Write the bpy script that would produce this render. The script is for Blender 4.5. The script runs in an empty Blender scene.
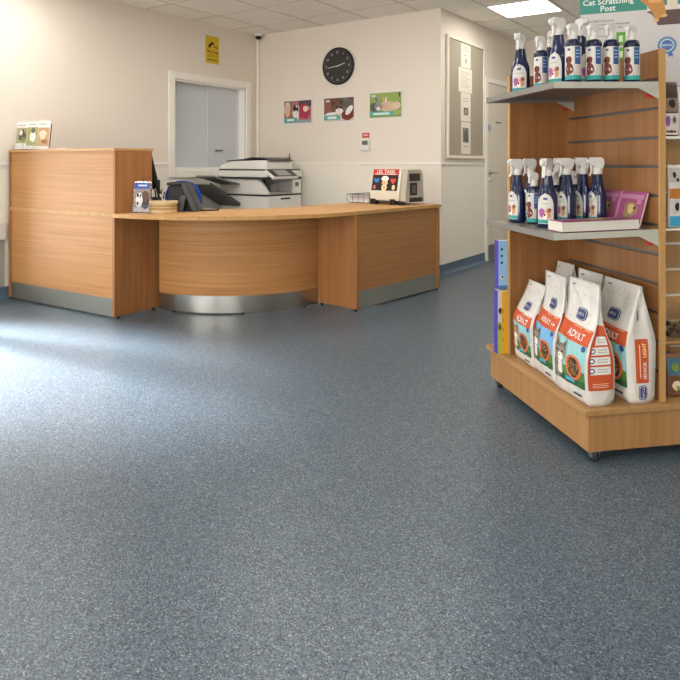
import bpy, bmesh, math, random
from mathutils import Vector, Matrix
random.seed(7)
R_=math.radians; PI=math.pi
COL=bpy.context.scene.collection
SC=bpy.context.scene

# ------------------------------------------------------------------ materials
def lin(h):
    h=h.lstrip('#'); o=[]
    for i in (0,2,4):
        c=int(h[i:i+2],16)/255; o.append(c/12.92 if c<=.04045 else ((c+.055)/1.055)**2.4)
    return (*o,1)
_M={}
def mat(hexc, rough=.5, metal=0., var=.03, spec=.5, coat=0., scale=12, emit=0.):
    key=(hexc,rough,metal,var,spec,coat,scale,emit)
    if key in _M: return _M[key]
    m=bpy.data.materials.new('paint_'+hexc.lstrip('#')); m.use_nodes=True
    nt=m.node_tree; b=nt.nodes['Principled BSDF']
    c=lin(hexc)
    tc=nt.nodes.new('ShaderNodeTexCoord'); n=nt.nodes.new('ShaderNodeTexNoise'); n.inputs['Scale'].default_value=scale; n.inputs['Detail'].default_value=3
    mx=nt.nodes.new('ShaderNodeMix'); mx.data_type='RGBA'
    mx.inputs[6].default_value=tuple(x*(1-var) for x in c[:3])+(1,)
    mx.inputs[7].default_value=tuple(min(1,x*(1+var)) for x in c[:3])+(1,)
    nt.links.new(tc.outputs['Object'],n.inputs['Vector']); nt.links.new(n.outputs['Fac'],mx.inputs[0])
    nt.links.new(mx.outputs[2],b.inputs['Base Color'])
    b.inputs['Roughness'].default_value=rough; b.inputs['Metallic'].default_value=metal
    b.inputs['Specular IOR Level'].default_value=spec; b.inputs['Coat Weight'].default_value=coat
    if emit:
        b.inputs['Emission Color'].default_value=c; b.inputs['Emission Strength'].default_value=emit
    _M[key]=m; return m

def wood(name, base, dark, axis='z', rough=.5):
    """laminate wood with fine grain running along the given axis ('h' = any horizontal)"""
    m=bpy.data.materials.new(name); m.use_nodes=True; nt=m.node_tree; b=nt.nodes['Principled BSDF']; N=nt.nodes.new; L=nt.links.new
    tc=N('ShaderNodeTexCoord'); mp=N('ShaderNodeMapping')
    s={'z':(30,30,1.1),'x':(1.1,30,30),'y':(30,1.1,30),'h':(1.0,1.0,58)}[axis]
    mp.inputs['Scale'].default_value=s; L(tc.outputs['Object'],mp.inputs['Vector'])
    n1=N('ShaderNodeTexNoise'); n1.inputs['Scale'].default_value=1.0; n1.inputs['Detail'].default_value=6; n1.inputs['Roughness'].default_value=.62; n1.inputs['Distortion'].default_value=.35
    L(mp.outputs[0],n1.inputs['Vector'])
    mp2=N('ShaderNodeMapping'); mp2.inputs['Scale'].default_value=tuple(v*5 if v>5 else v*3 for v in s); L(tc.outputs['Object'],mp2.inputs['Vector'])
    n2=N('ShaderNodeTexNoise'); n2.inputs['Scale'].default_value=1; n2.inputs['Detail'].default_value=3; L(mp2.outputs[0],n2.inputs['Vector'])
    ad=N('ShaderNodeMath'); ad.operation='MULTIPLY_ADD'; L(n2.outputs['Fac'],ad.inputs[0]); ad.inputs[1].default_value=.35; 
    L(n1.outputs['Fac'],ad.inputs[2])
    cr=N('ShaderNodeValToRGB'); e=cr.color_ramp.elements; e[0].position=.38; e[0].color=lin(dark); e[1].position=.82; e[1].color=lin(base)
    L(ad.outputs[0],cr.inputs[0]); L(cr.outputs[0],b.inputs['Base Color'])
    b.inputs['Roughness'].default_value=rough; b.inputs['Specular IOR Level'].default_value=.28
    return m

W_H=wood('oak_laminate_horizontal','#bd8955','#a06d3b','h')
W_V=wood('oak_laminate_upright','#a87344','#8d5a31','z')
W_TOP=wood('oak_laminate_top','#c59866','#ab7d4c','x')
W_EDGE=wood('oak_edge_band','#c2965e','#ab7f48','z')
G_V=wood('beech_laminate_upright','#ab8052','#966c40','z')
G_SL=wood('beech_slat','#93663c','#7f522d','z')
G_LT=wood('beech_slat_pale','#c09b6b','#ad8756','z')
G_ED=wood('beech_edge','#bf9660','#ad834c','z')
G_TOP=wood('beech_plinth_top','#ae8657','#997145','y')
STEEL=mat('#b9b8b0',.28,1.0,.05)
STEEL_D=mat('#8f9088',.45,.85,.05)
BLACK=mat('#141416',.35); BLACKM=mat('#1d1d1f',.6); WHITE=mat('#e3e0da',.45); CREAM=mat('#e9e2d2',.45)
METAL_CR=mat('#b9b8ab',.4,.15)
METAL_GR=mat('#857f78',.4,.3)
NAVY=mat('#0d1c40',.16,0,.05,.5,.3)
NAVYD=mat('#0e1836',.25)

def wall_mat(name,c,bump=.15,rough=.6):
    m=mat(c,rough,0,.02,.3,0,2.0).copy(); m.name=name; nt=m.node_tree; N=nt.nodes.new; L=nt.links.new
    tc=N('ShaderNodeTexCoord'); n=N('ShaderNodeTexNoise'); n.inputs['Scale'].default_value=160; n.inputs['Detail'].default_value=2; L(tc.outputs['Object'],n.inputs['Vector'])
    bp=N('ShaderNodeBump'); bp.inputs['Strength'].default_value=bump; bp.inputs['Distance'].default_value=.001; L(n.outputs['Fac'],bp.inputs['Height']); L(bp.outputs[0],nt.nodes['Principled BSDF'].inputs['Normal'])
    return m
WALL_U=wall_mat('wall_paint_cream','#e6dcce')
WALL_L=wall_mat('wall_cladding_white','#f0e9db',.03,.35)
WALL_DADO=mat('#a9a79a',.5)
CEIL=wall_mat('ceiling_tile','#fbf6ee',.35,.8)
CEILBAR=mat('#dcd5ca',.5)
FRAME=mat('#f3efe6',.4)

def floor_mat():
    m=bpy.data.materials.new('speckled_vinyl'); m.use_nodes=True; nt=m.node_tree; b=nt.nodes['Principled BSDF']; N=nt.nodes.new; L=nt.links.new
    tc=N('ShaderNodeTexCoord')
    def chips(sc,stops):
        v=N('ShaderNodeTexVoronoi'); v.inputs['Scale'].default_value=sc; L(tc.outputs['Object'],v.inputs['Vector'])
        sp=N('ShaderNodeSeparateColor'); L(v.outputs['Color'],sp.inputs[0])
        cr=N('ShaderNodeValToRGB'); cr.color_ramp.interpolation='CONSTANT'; e=cr.color_ramp.elements
        e[0].position=0; e[0].color=lin(stops[0][1]); e[1].position=stops[1][0]; e[1].color=lin(stops[1][1])
        for p,c in stops[2:]:
            q=e.new(p); q.color=lin(c)
        L(sp.outputs[0],cr.inputs[0]); return cr
    a=chips(270,[(0,'#151d2e'),(.20,'#3b4b5d'),(.38,'#566874'),(.60,'#6c7c85'),(.80,'#818c90'),(.90,'#41617e'),(.955,'#a9b0ae')])
    c=chips(520,[(0,'#263144'),(.25,'#4a5a6a'),(.6,'#68747d'),(.9,'#8a9191')])
    mx=N('ShaderNodeMix'); mx.data_type='RGBA'; mx.inputs[0].default_value=.35; L(a.outputs[0],mx.inputs[6]); L(c.outputs[0],mx.inputs[7])
    n=N('ShaderNodeTexNoise'); n.inputs['Scale'].default_value=1.4; n.inputs['Detail'].default_value=3; L(tc.outputs['Object'],n.inputs['Vector'])
    hv=N('ShaderNodeHueSaturation'); L(mx.outputs[2],hv.inputs['Color'])
    mr=N('ShaderNodeMapRange'); mr.inputs[3].default_value=.84; mr.inputs[4].default_value=.98; L(n.outputs['Fac'],mr.inputs[0]); L(mr.outputs[0],hv.inputs['Value'])
    L(hv.outputs[0],b.inputs['Base Color'])
    n2=N('ShaderNodeTexNoise'); n2.inputs['Scale'].default_value=60; L(tc.outputs['Object'],n2.inputs['Vector'])
    mr2=N('ShaderNodeMapRange'); mr2.inputs[3].default_value=.30; mr2.inputs[4].default_value=.42; L(n2.outputs['Fac'],mr2.inputs[0]); L(mr2.outputs[0],b.inputs['Roughness'])
    b.inputs['Specular IOR Level'].default_value=.5
    bp=N('ShaderNodeBump'); bp.inputs['Strength'].default_value=.12; bp.inputs['Distance'].default_value=.002; L(n2.outputs['Fac'],bp.inputs['Height']); L(bp.outputs[0],b.inputs['Normal'])
    return m
FLOOR=floor_mat()
SKIRT=mat('#54677c',.4,0,.12,.5,0,150)

def glass_mat(name,col=(1,1,1,1),mixf=.12,rough=.02):
    m=bpy.data.materials.new(name); m.use_nodes=True; nt=m.node_tree; nt.nodes.clear(); N=nt.nodes.new; L=nt.links.new
    o=N('ShaderNodeOutputMaterial'); t=N('ShaderNodeBsdfTransparent'); g=N('ShaderNodeBsdfGlossy'); x=N('ShaderNodeMixShader')
    fr=N('ShaderNodeFresnel'); fr.inputs['IOR'].default_value=1.5
    t.inputs[0].default_value=col; g.inputs['Roughness'].default_value=rough; 
    md=N('ShaderNodeMath'); md.operation='ADD'; md.inputs[1].default_value=mixf*.3; L(fr.outputs[0],md.inputs[0])
    L(md.outputs[0],x.inputs[0]); L(t.outputs[0],x.inputs[1]); L(g.outputs[0],x.inputs[2]); L(x.outputs[0],o.inputs[0])
    return m
GLASS=glass_mat('clear_glass')
ACRYL=glass_mat('clear_acrylic',(.96,.97,.98,1),.1,.05)

# ------------------------------------------------------------------ mesh builder
def T(x=0,y=0,z=0): return Matrix.Translation((x,y,z))
def RZ(d): return Matrix.Rotation(R_(d),4,'Z')
def RX(d): return Matrix.Rotation(R_(d),4,'X')
def RY(d): return Matrix.Rotation(R_(d),4,'Y')
I4=Matrix.Identity(4)
FRONT=RX(90)       # art plane (u right, v up) facing -y
_fc={}
def glyphs(s,bold=False):
    if (s,bold) in _fc: return _fc[(s,bold)]
    cu=bpy.data.curves.new('t','FONT'); cu.body=s; cu.size=1; cu.resolution_u=2
    if bold: cu.offset=.018
    ob=bpy.data.objects.new('t',cu); COL.objects.link(ob); bpy.context.view_layer.update()
    me=bpy.data.meshes.new_from_object(ob)
    V=[(v.co.x,v.co.y) for v in me.vertices]; Fs=[tuple(p.vertices) for p in me.polygons]
    bpy.data.objects.remove(ob); bpy.data.curves.remove(cu); bpy.data.meshes.remove(me)
    _fc[(s,bold)]=(V,Fs); return V,Fs

class MB:
    def __init__(s): s.v=[]; s.f=[]; s.mi=[]; s.m=[]; s.sm=[]
    def slot(s,m):
        if m not in s.m: s.m.append(m)
        return s.m.index(m)
    def add(s,V,F,m,M=I4,smooth=False):
        b=len(s.v); s.v+= [tuple(M@Vector(v)) for v in V]; k=s.slot(m)
        for f in F: s.f.append(tuple(i+b for i in f)); s.mi.append(k); s.sm.append(smooth)
        return s
    def box(s,x0,x1,y0,y1,z0,z1,m,M=I4):
        V=[(x0,y0,z0),(x1,y0,z0),(x1,y1,z0),(x0,y1,z0),(x0,y0,z1),(x1,y0,z1),(x1,y1,z1),(x0,y1,z1)]
        return s.add(V,[(0,3,2,1),(4,5,6,7),(0,1,5,4),(1,2,6,5),(2,3,7,6),(3,0,4,7)],m,M)
    def rbox(s,x0,x1,y0,y1,z0,z1,r,m,M=I4,n=3,axis='z'):
        """box with rounded vertical corners"""
        P=[]
        for cx,cy,a0 in ((x1-r,y0+r,-90),(x1-r,y1-r,0),(x0+r,y1-r,90),(x0+r,y0+r,180)):
            for i in range(n+1):
                a=R_(a0+90*i/n); P.append((cx+r*math.cos(a),cy+r*math.sin(a)))
        return s.prism(P,z0,z1,m,M)
    def prism(s,P,z0,z1,m,M=I4,m_side=None,smooth=False):
        n=len(P); V=[(x,y,z0) for x,y in P]+[(x,y,z1) for x,y in P]
        s.add(V,[tuple(range(n-1,-1,-1)),tuple(range(n,2*n))],m,M)
        s.add(V,[(i,(i+1)%n,(i+1)%n+n,i+n) for i in range(n)],m_side or m,M,smooth)
        return s
    def lathe(s,prof,m,M=I4,n=20,sx=1,sy=1,cap=True,smooth=True):
        V=[]; F=[]
        for r,z in prof:
            for i in range(n):
                a=2*PI*i/n; V.append((r*sx*math.cos(a),r*sy*math.sin(a),z))
        for j in range(len(prof)-1):
            for i in range(n):
                k=(i+1)%n; F.append((j*n+i,j*n+k,(j+1)*n+k,(j+1)*n+i))
        s.add(V,F,m,M,smooth)
        if cap: s.add(V,[tuple(range(n-1,-1,-1)),tuple((len(prof)-1)*n+i for i in range(n))],m,M)
        return s
    def tube(s,path,r,m,M=I4,n=8):
        path=[Vector(p) for p in path]; V=[]; F=[]
        for i,p in enumerate(path):
            d=(path[min(i+1,len(path)-1)]-path[max(i-1,0)]).normalized()
            up=Vector((0,0,1)) if abs(d.z)<.95 else Vector((1,0,0))
            a=d.cross(up).normalized(); b=d.cross(a).normalized(); rr=r[i] if isinstance(r,(list,tuple)) else r
            for k in range(n):
                t=2*PI*k/n; V.append(tuple(p+a*math.cos(t)*rr+b*math.sin(t)*rr))
        for j in range(len(path)-1):
            for i in range(n):
                k=(i+1)%n; F.append((j*n+i,j*n+k,(j+1)*n+k,(j+1)*n+i))
        s.add(V,F,m,M,True); s.add(V,[tuple(range(n)),tuple((len(path)-1)*n+i for i in range(n-1,-1,-1))],m,M)
        return s
    # flat / wrapped artwork: fm maps (u,v,h)->point
    def art_poly(s,P,h,m,fm): return s.add([fm(u,v,h) for u,v in P],[tuple(range(len(P)))],m)
    def art_rect(s,u0,u1,v0,v1,h,m,fm,nu=1,nv=1,skew=0):
        V=[];F=[]
        for j in range(nv+1):
            for i in range(nu+1):
                u=u0+(u1-u0)*i/nu; v=v0+(v1-v0)*j/nv+skew*(u-u0); V.append(fm(u,v,h))
        for j in range(nv):
            for i in range(nu):
                a=j*(nu+1)+i; F.append((a,a+1,a+nu+2,a+nu+1))
        return s.add(V,F,m)
    def art_ell(s,cu,cv,ru,rv,h,m,fm,n=18,rot=0,wob=0,seed=0):
        rn=random.Random(seed*31+int(abs(cu)*9999)); ph=rn.random()*6
        P=[]
        for i in range(n):
            a=2*PI*i/n; k=1+wob*math.sin(3*a+ph)*.6+wob*math.sin(5*a+2*ph)*.4
            x=ru*k*math.cos(a); y=rv*k*math.sin(a); c,sn=math.cos(R_(rot)),math.sin(R_(rot))
            P.append((cu+x*c-y*sn,cv+x*sn+y*c))
        V=[fm(cu,cv,h)]+[fm(u,v,h) for u,v in P]
        return s.add(V,[(0,i+1,(i+1)%n+1) for i in range(n)],m)
    def art_text(s,t,cu,cv,size,h,m,fm,bold=False,rot=0,sx=1):
        V,F=glyphs(t,bold); xs=[v[0] for v in V]; cx=(min(xs)+max(xs))/2; c,sn=math.cos(R_(rot)),math.sin(R_(rot))
        W=[]
        for x,y in V:
            x=(x-cx)*size*sx; y=(y-.34)*size; W.append(fm(cu+x*c-y*sn,cv+x*sn+y*c,h))
        return s.add(W,F,m)
    def build(s,name,parent=None,bevel=0,seg=1,loc=None,rotz=0,solid=0):
        me=bpy.data.meshes.new(name); me.from_pydata(s.v,[],s.f)
        for m in s.m: me.materials.append(m)
        for p,k,sm in zip(me.polygons,s.mi,s.sm): p.material_index=k; p.use_smooth=sm
        me.update(); o=bpy.data.objects.new(name,me); COL.objects.link(o)
        if parent: o.parent=parent
        if loc is not None: o.location=loc
        if rotz: o.rotation_euler=(0,0,R_(rotz))
        if bevel:
            b=o.modifiers.new('bevel','BEVEL'); b.width=bevel; b.segments=seg; b.limit_method='ANGLE'; b.angle_limit=R_(50)
        return o
def plane(M): return lambda u,v,h: tuple(M@Vector((u,v,h)))

def thing(name,label,cat,loc=(0,0,0),rotz=0,group=None):
    o=bpy.data.objects.new(name,None); COL.objects.link(o); o.empty_display_size=.1
    o.location=loc; o.rotation_euler=(0,0,R_(rotz)); o['label']=label; o['category']=cat
    if group: o['group']=group
    return o
def tag(o,label,cat,group=None):
    o['label']=label; o['category']=cat
    if group: o['group']=group
    return o
def struct(o): o['kind']='structure'; return o
def dup(root,loc,rotz,label,group=None):
    r=root.copy(); COL.objects.link(r); r.location=loc; r.rotation_euler=(0,0,R_(rotz)); r['label']=label
    if group: r['group']=group
    for ch in list(root.children):
        c=ch.copy(); COL.objects.link(c); c.parent=r
        for g in list(ch.children):
            d=g.copy(); COL.objects.link(d); d.parent=c
    return r

CAM=(5.198,-5.75); CA=R_(34.9)
def PIX(px,Y,z):    # a point at the depth Y on the camera's side, used only to place stock on the shelves
    X=(px-340)/648*Y; return (CAM[0]+X*math.cos(CA)-Y*math.sin(CA),CAM[1]+X*math.sin(CA)+Y*math.cos(CA),z)

# ================================================================== room shell
CH=2.61; X1=2.39; YB=2.15; XR=8.2; YN=-8.2; DR=1.09
struct(MB().box(-.2,XR+.2,YN-.2,YB+.2,-.1,0,FLOOR).build('floor'))
struct(MB().box(-.2,XR+.2,YN-.2,YB+.2,CH,CH+.1,CEIL).build('ceiling'))
b=MB()                                     # ceiling T-bar grid
k=0
for i in range(-1,15):
    x=.36+.6*i
    if 0<x<XR: b.box(x-.012,x+.012,YN,YB,CH-.004,CH+.001,CEILBAR)
for j in range(-13,5):
    y=-.42+.6*j
    if YN<y<YB: b.box(0,XR,y-.012,y+.012,CH-.0045,CH+.001,CEILBAR)
struct(b.build('trim_1'))

def wall_slab(name,axis,c,t,a0,a1,holes=(),low=WALL_L,up=WALL_U,z0=0,z1=CH,sgn=1):
    """axis 'x': wall plane x=c running along y; t = outward thickness (signed)"""
    b=MB()
    cuts=sorted({a0,a1,*[h[0] for h in holes],*[h[1] for h in holes]})
    for p,q in zip(cuts,cuts[1:]):
        spans=[(z0,z1)]
        for h in holes:
            if h[0]<=p and h[1]>=q:
                ns=[]
                for s0,s1 in spans:
                    if h[2]>s0: ns.append((s0,min(h[2],s1)))
                    if h[3]<s1: ns.append((max(h[3],s0),s1))
                spans=ns
        for s0,s1 in spans:
            for u0,u1,m,off in ((s0,min(s1,DR),low,0.0),(max(s0,DR),s1,up,.004)):
                if u1-u0<=1e-4: continue
                cc=c+off*(1 if t>0 else -1)
                if axis=='x': b.box(min(cc,c+t),max(cc,c+t),p,q,u0,u1,m)
                else: b.box(p,q,min(cc,c+t),max(cc,c+t),u0,u1,m)
    return struct(b.build(name))
HY0,HY1,HZ0,HZ1=-1.275,-.215,1.02,1.96
wall_slab('wall_left','x',0,-.18,YN,0,[(HY0,HY1,HZ0,HZ1),(-4.70,-3.13,.10,1.45)])
wall_slab('wall_back','y',0,.18,-.18,X1-.18)
wall_slab('wall_passage','x',X1,-.18,0,YB)
wall_slab('wall_passage_end','y',YB,.18,X1,XR)
wall_slab('wall_right','x',XR,.18,YN,YB)
wall_slab('wall_front','y',YN,-.18,0,XR,[(1.2,3.4,.5,2.3),(4.4,6.9,.5,2.3)])
# dado rails
b=MB(); b.box(0,.012,-3.13,HY0-.08,DR-.012,DR+.012,FRAME); b.box(0,.012,YN,-4.71,DR-.012,DR+.012,FRAME); struct(b.build('trim_2'))
b=MB(); b.box(0,X1+.008,-.010,0,DR-.010,DR+.010,FRAME); b.box(0,.012,HY1+.08,0,DR-.012,DR+.012,FRAME); struct(b.build('trim_3'))
b=MB(); b.box(X1,X1+.010,-.010,1.09,DR-.010,DR+.010,FRAME); struct(b.build('trim_4'))
# coved vinyl skirting
def cove(name,axis,c,sg,a0,a1):
    b=MB(); P=[(0,0),(.03,0),(.018,.004),(.009,.012),(.004,.03),(.004,.1),(0,.1)]
    V=[];F=[];n=len(P)
    for a in (a0,a1):
        for d,z in P: V.append((c+sg*d,a,z) if axis=='x' else (a,c+sg*d,z))
    F=[(i,(i+1)%n,(i+1)%n+n,i+n) for i in range(n)]+[tuple(range(n)),tuple(range(2*n-1,n-1,-1))]
    b.add(V,F,SKIRT); return struct(b.build(name))
cove('baseboard_left','x',0,1,-3.13,0); cove('baseboard_back','y',0,-1,0,X1+.004); cove('baseboard_passage','x',X1,1,-.004,1.1); cove('baseboard_end','y',YB,-1,X1,XR)
struct(MB().box(.0,.035,-3.12,-3.02,.48,.61,mat('#d8d3c9',.4)).build('trim_5',bevel=.004))
struct(MB().box(0,.005,-3.12,-3.02,.1,.48,WALL_DADO).build('trim_6'))
struct(MB().box(.0,.028,-.032,-.0,DR+.012,CH-.004,FRAME).build('trim_7',bevel=.004))   # corner trunking

# hatch window on left wall
t=thing('window_1','white framed sliding glass hatch window in the left wall','window'); t['kind']='structure'
del t['label'],t['category']
b=MB(); fw=.078
for y0,y1,z0,z1 in ((HY0-fw,HY0,HZ0-fw,HZ1+fw),(HY1,HY1+fw,HZ0-fw,HZ1+fw),(HY0,HY1,HZ1,HZ1+fw),(HY0,HY1,HZ0-fw,HZ0)):
    b.box(.0,.022,y0,y1,z0,z1,FRAME)
b.build('window_frame',t,bevel=.004)
b=MB()
b.box(-.16,.0,HY0,HY0+.018,HZ0,HZ1,FRAME); b.box(-.16,.0,HY1-.018,HY1,HZ0,HZ1,FRAME); b.box(-.16,.0,HY0+.018,HY1-.018,HZ1-.018,HZ1,FRAME); b.box(-.16,.005,HY0+.018,HY1-.018,HZ0,HZ0+.03,FRAME)
b.box(-.11,-.085,HY1-.05,HY1-.018,HZ0+.03,HZ1-.018,WHITE)
b.build('window_reveal',t)
FROST=mat('#cdd1d6',.12,0,.02,.5,0,1.5)
b=MB(); b.box(-.105,-.099,HY0+.018,-.705,HZ0+.03,HZ1-.018,FROST); b.build('pane',t)
b=MB(); b.box(-.096,-.090,-.712,HY1-.05,HZ0+.03,HZ1-.018,FROST); pn=b.build('pane',t)
b=MB(); b.box(-.098,-.086,-.722,-.708,HZ0+.03,HZ1-.018,mat('#dcdfe0',.2,.2)); b.build('mullion',t)
b=MB(); b.rbox(-.012,.012,-.02,.02,0,.01,.004,STEEL); 
hn=MB(); hM=T(-.09,-.60,1.235)@RY(90); hn.lathe([(.017,0),(.017,.012),(.012,.016)],STEEL,hM,16); hn.tube([(-.07,-.60,1.235),(-.055,-.60,1.235),(-.055,-.53,1.235)],.006,BLACKM); hn.build('window_handle',t)

# unseen low side window, its height shaped to limit the floor glow, and shop windows behind the camera
def glazing(name,axis,c,a0,a1,z0,z1,n,depth=.18,sg=-1):
    t=thing(name,'','x'); del t['label'],t['category']; t['kind']='structure'
    b=MB(); w=.06
    def bb(p,q,u,v,m=FRAME,mb=None,d0=0,d1=.09):
        mb=mb or b
        if axis=='x': mb.box(c-sg*0+sg*d1,c+sg*d0,p,q,u,v,m) if sg<0 else mb.box(c+d0,c+d1,p,q,u,v,m)
        else: mb.box(p,q,c+sg*d1,c+sg*d0,u,v,m)
    bb(a0,a0+w,z0,z1); bb(a1-w,a1,z0,z1); bb(a0+w,a1-w,z0,z0+w); bb(a0+w,a1-w,z1-w,z1)
    step=(a1-a0)/n
    for i in range(1,n): bb(a0+i*step-w/2,a0+i*step+w/2,z0+w,z1-w)
    b.build('window_frame',t,bevel=.003)
    for i in range(n):
        g=MB(); bb(a0+i*step+w/2,a0+(i+1)*step-w/2,z0+w,z1-w,GLASS,g,.04,.046); g.build('pane',t)
glazing('window_4','x',0,-4.70,-3.13,.10,1.45,2)
glazing('window_2','y',YN,1.2,3.4,.5,2.3,2); glazing('window_3','y',YN,4.4,6.9,.5,2.3,2)

# passage door
t=thing('door_1','','x'); del t['label'],t['category']; t['kind']='structure'
DO=mat('#ddd5c6',.4)
b=MB(); x=X1
b.box(x,x+.018,1.09,1.155,0,2.06,FRAME); b.box(x,x+.018,2.02,2.085,0,2.06,FRAME); b.box(x,x+.018,1.155,2.02,2.0,2.06,FRAME); b.build('door_frame',t,bevel=.003)
b=MB(); b.box(x+.001,x+.008,1.158,2.017,.005,1.997,DO); lf=b.build('door_leaf',t)
b=MB(); hM=T(x+.008,1.215,.985)@RY(90); b.lathe([(.026,0),(.026,.008),(.01,.012),(.01,.04)],STEEL,hM,16); b.tube([(x+.048,1.215,.985),(x+.052,1.235,.985),(x+.052,1.35,.985)],.009,STEEL); b.build('door_handle',t)
b=MB(); b.lathe([(.024,0),(.024,.008),(.018,.010)],STEEL,T(x+.008,1.215,.90)@RY(90),14); b.build('lock_escutcheon',t)
b=MB(); b.box(x+.008,x+.0095,1.165,2.01,.01,.17,mat('#8b8c82',.5,.3)); b.build('kick_plate',t)

# ------------------------------------------------------------------ things on the walls
def PX(y,z,x=X1): return T(x,y,z)@RZ(90)@RX(90)        # art plane on a wall facing +x: u along +y
PLA=lambda x,y,z: plane(T(x,y,z)@RZ(90)@RX(90))
PLB=lambda x,y,z: plane(T(x,y,z)@RX(90))
t=thing('door_sign','small round blue mandatory sign fixed on the cream passage door','sign',(X1+.008,1.20,1.49))
b=MB(); b.lathe([(.042,0),(.042,.003)],WHITE,RY(90),24); b.build('backing',t)
b=MB(); b.lathe([(.037,.003),(.037,.004)],mat('#1b4fa0',.4),RY(90),24); b.lathe([(.012,.004),(.012,.0045)],WHITE,RY(90)@T(-.012,0,0),12); fm=PLA(.0045,0,0); b.art_poly([(-.008,-.028),(.008,-.028),(.012,-.002),(-.012,-.002)],.0003,WHITE,fm); b.build('disc',t)
t=thing('name_plate','small silver name plate at head height on the passage door','sign',(X1+.008,1.50,1.555))
b=MB(); b.box(0,.003,-.11,.11,-.03,.03,mat('#d8d5cd',.3,.3)); b.build('plate',t,bevel=.001)
b=MB(); b.box(.003,.0034,-.10,.06,.0,.016,mat('#5d5a55',.5)); b.build('strip',t)

t=thing('notice_board','tall cream framed notice board with taupe felt beside the passage door','notice board',(X1,.576,1.14))
hw=.468; hh=1.235
b=MB(); 
for a in ((-hw,-hw+.032,0,hh),(hw-.032,hw,0,hh),(-hw+.032,hw-.032,0,.032),(-hw+.032,hw-.032,hh-.032,hh)): b.box(0.0,.024,*a,mat('#e8e0cf',.35))
b.build('frame',t,bevel=.003)
FELT=wall_mat('taupe_felt','#a89e8c',.8,.95)
b=MB(); b.box(.0,.012,-hw+.03,hw-.03,.03,hh-.03,FELT); b.build('felt_panel',t)
sh=[(.437,.676,2.09,2.37,0,'white certificate pinned topmost on the notice board'),(.376,.71,1.83,2.083,1,'typed notice sheet pinned second from top on the board'),(.43,.676,1.53,1.825,2,'leaflet with one small dark photo pinned above the lowest sheet'),(.437,.676,1.19,1.522,3,'lowest sheet on the notice board with a tall grey photo')]
TXT=mat('#9b958a',.7); PAP=mat('#e6dfd0',.7)
for y0,y1,z0,z1,k,lb in sh:
    z1=min(z1,2.335)
    b=MB(); w=y1-y0; h=z1-z0; b.box(0,.0012,0,w,0,h,PAP); fm=PLA(.0012,0,0)
    if k==0:
        b.art_ell(.5*w,.28*h,.02,.03,.0004,TXT,fm)
        for j in range(3): b.art_rect(.2*w,.8*w,h*(.85-.08*j),h*(.87-.08*j),.0004,TXT,fm)
        b.art_rect(.3*w,.5*w,.5*h,.54*h,.0004,TXT,fm)
    if k==1:
        for j in range(8): b.art_rect(.14*w,(.86-.12*(j%3))*w,h*(.82-.085*j),h*(.835-.085*j),.0004,TXT,fm)
    if k==2:
        for j in range(2): b.art_rect(.2*w,.75*w,h*(.8-.1*j),h*(.82-.1*j),.0004,TXT,fm)
        b.art_rect(.28*w,.75*w,.22*h,.48*h,.0004,mat('#6e6a61',.7),fm); b.art_ell(.5*w,.35*h,.03,.025,.0008,mat('#a29c90',.7),fm)
    if k==3:
        b.art_rect(.15*w,.8*w,.36*h,.82*h,.0004,mat('#8b867b',.7),fm); b.art_ell(.5*w,.55*h,.05,.07,.0008,mat('#5f5c55',.7),fm,wob=.2)
        b.art_rect(.2*w,.75*w,.22*h,.24*h,.0004,TXT,fm)
    o=b.build('pinned_paper',loc=(X1+.0122,y0,z0)); tag(o,lb,'paper')

# CCTV warning sign (left wall)
YEL=mat('#d5b312',.5)
t=thing('warning_sign','yellow security camera warning sign high on the left wall','sign',(0.001,-.742,2.33))
b=MB(); b.box(0,.002,-.112,.112,-.158,.158,WHITE); b.build('backing',t)
b=MB(); b.box(.002,.003,-.102,.102,-.150,.150,YEL); fm=PLA(.003,0,0)
b.art_poly([(-.055,.055),(.0,.09),(.03,.075),(-.03,.035)],.0005,BLACKM,fm); b.art_poly([(-.065,.035),(-.045,.05),(-.02,.03),(-.045,.015)],.0006,BLACKM,fm)
b.art_rect(.02,.03,.03,.065,.0005,BLACKM,fm); b.art_rect(.02,.07,.028,.036,.0005,BLACKM,fm); b.art_rect(.065,.073,.01,.05,.0005,BLACKM,fm)
b.art_text('Warning',0,-.02,.045,.0006,BLACKM,fm,True); b.art_text('CCTV in',0,-.065,.036,.0006,BLACKM,fm); b.art_text('operation',0,-.105,.038,.0006,BLACKM,fm,True)
b.build('printed_face',t)

# dome camera in the corner
t=thing('security_camera','small white dome security camera at ceiling in the room corner','camera',(.07,-.07,CH-.004))
b=MB(); b.lathe([(.058,0),(.058,-.022),(.05,-.03)],WHITE,I4,22); b.build('housing',t)
b=MB(); b.lathe([(.038,-.03),(.034,-.048),(.022,-.060),(.004,-.066)],BLACK,I4,20); b.build('dome',t)

# clock
t=thing('wall_clock','round black wall clock with white numerals reading quarter to three','clock',(1.174,0,2.143))
CF=mat('#2b2a28',.5)
b=MB(); M=RX(90); b.lathe([(.001,.0),(.200,.0),(.203,.015),(.200,.034),(.188,.038),(.180,.027)],BLACK,M,48,cap=False); b.build('rim',t)
b=MB(); b.lathe([(.181,.010),(.181,.028)],CF,M,48); fm=PLB(0,-.028,0)
for hnum in range(1,13):
    a=R_(90-30*hnum); b.art_text(str(hnum),.148*math.cos(a),.148*math.sin(a),.036,.0012,WHITE,fm)
for q in range(60):
    a=R_(6*q); c,s=math.cos(a),math.sin(a); r0,r1=.171,.177; w=.0009
    b.art_poly([(r0*c+w*s,r0*s-w*c),(r1*c+w*s,r1*s-w*c),(r1*c-w*s,r1*s+w*c),(r0*c-w*s,r0*s+w*c)],.0012,WHITE,fm)
b.build('dial',t)
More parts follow.
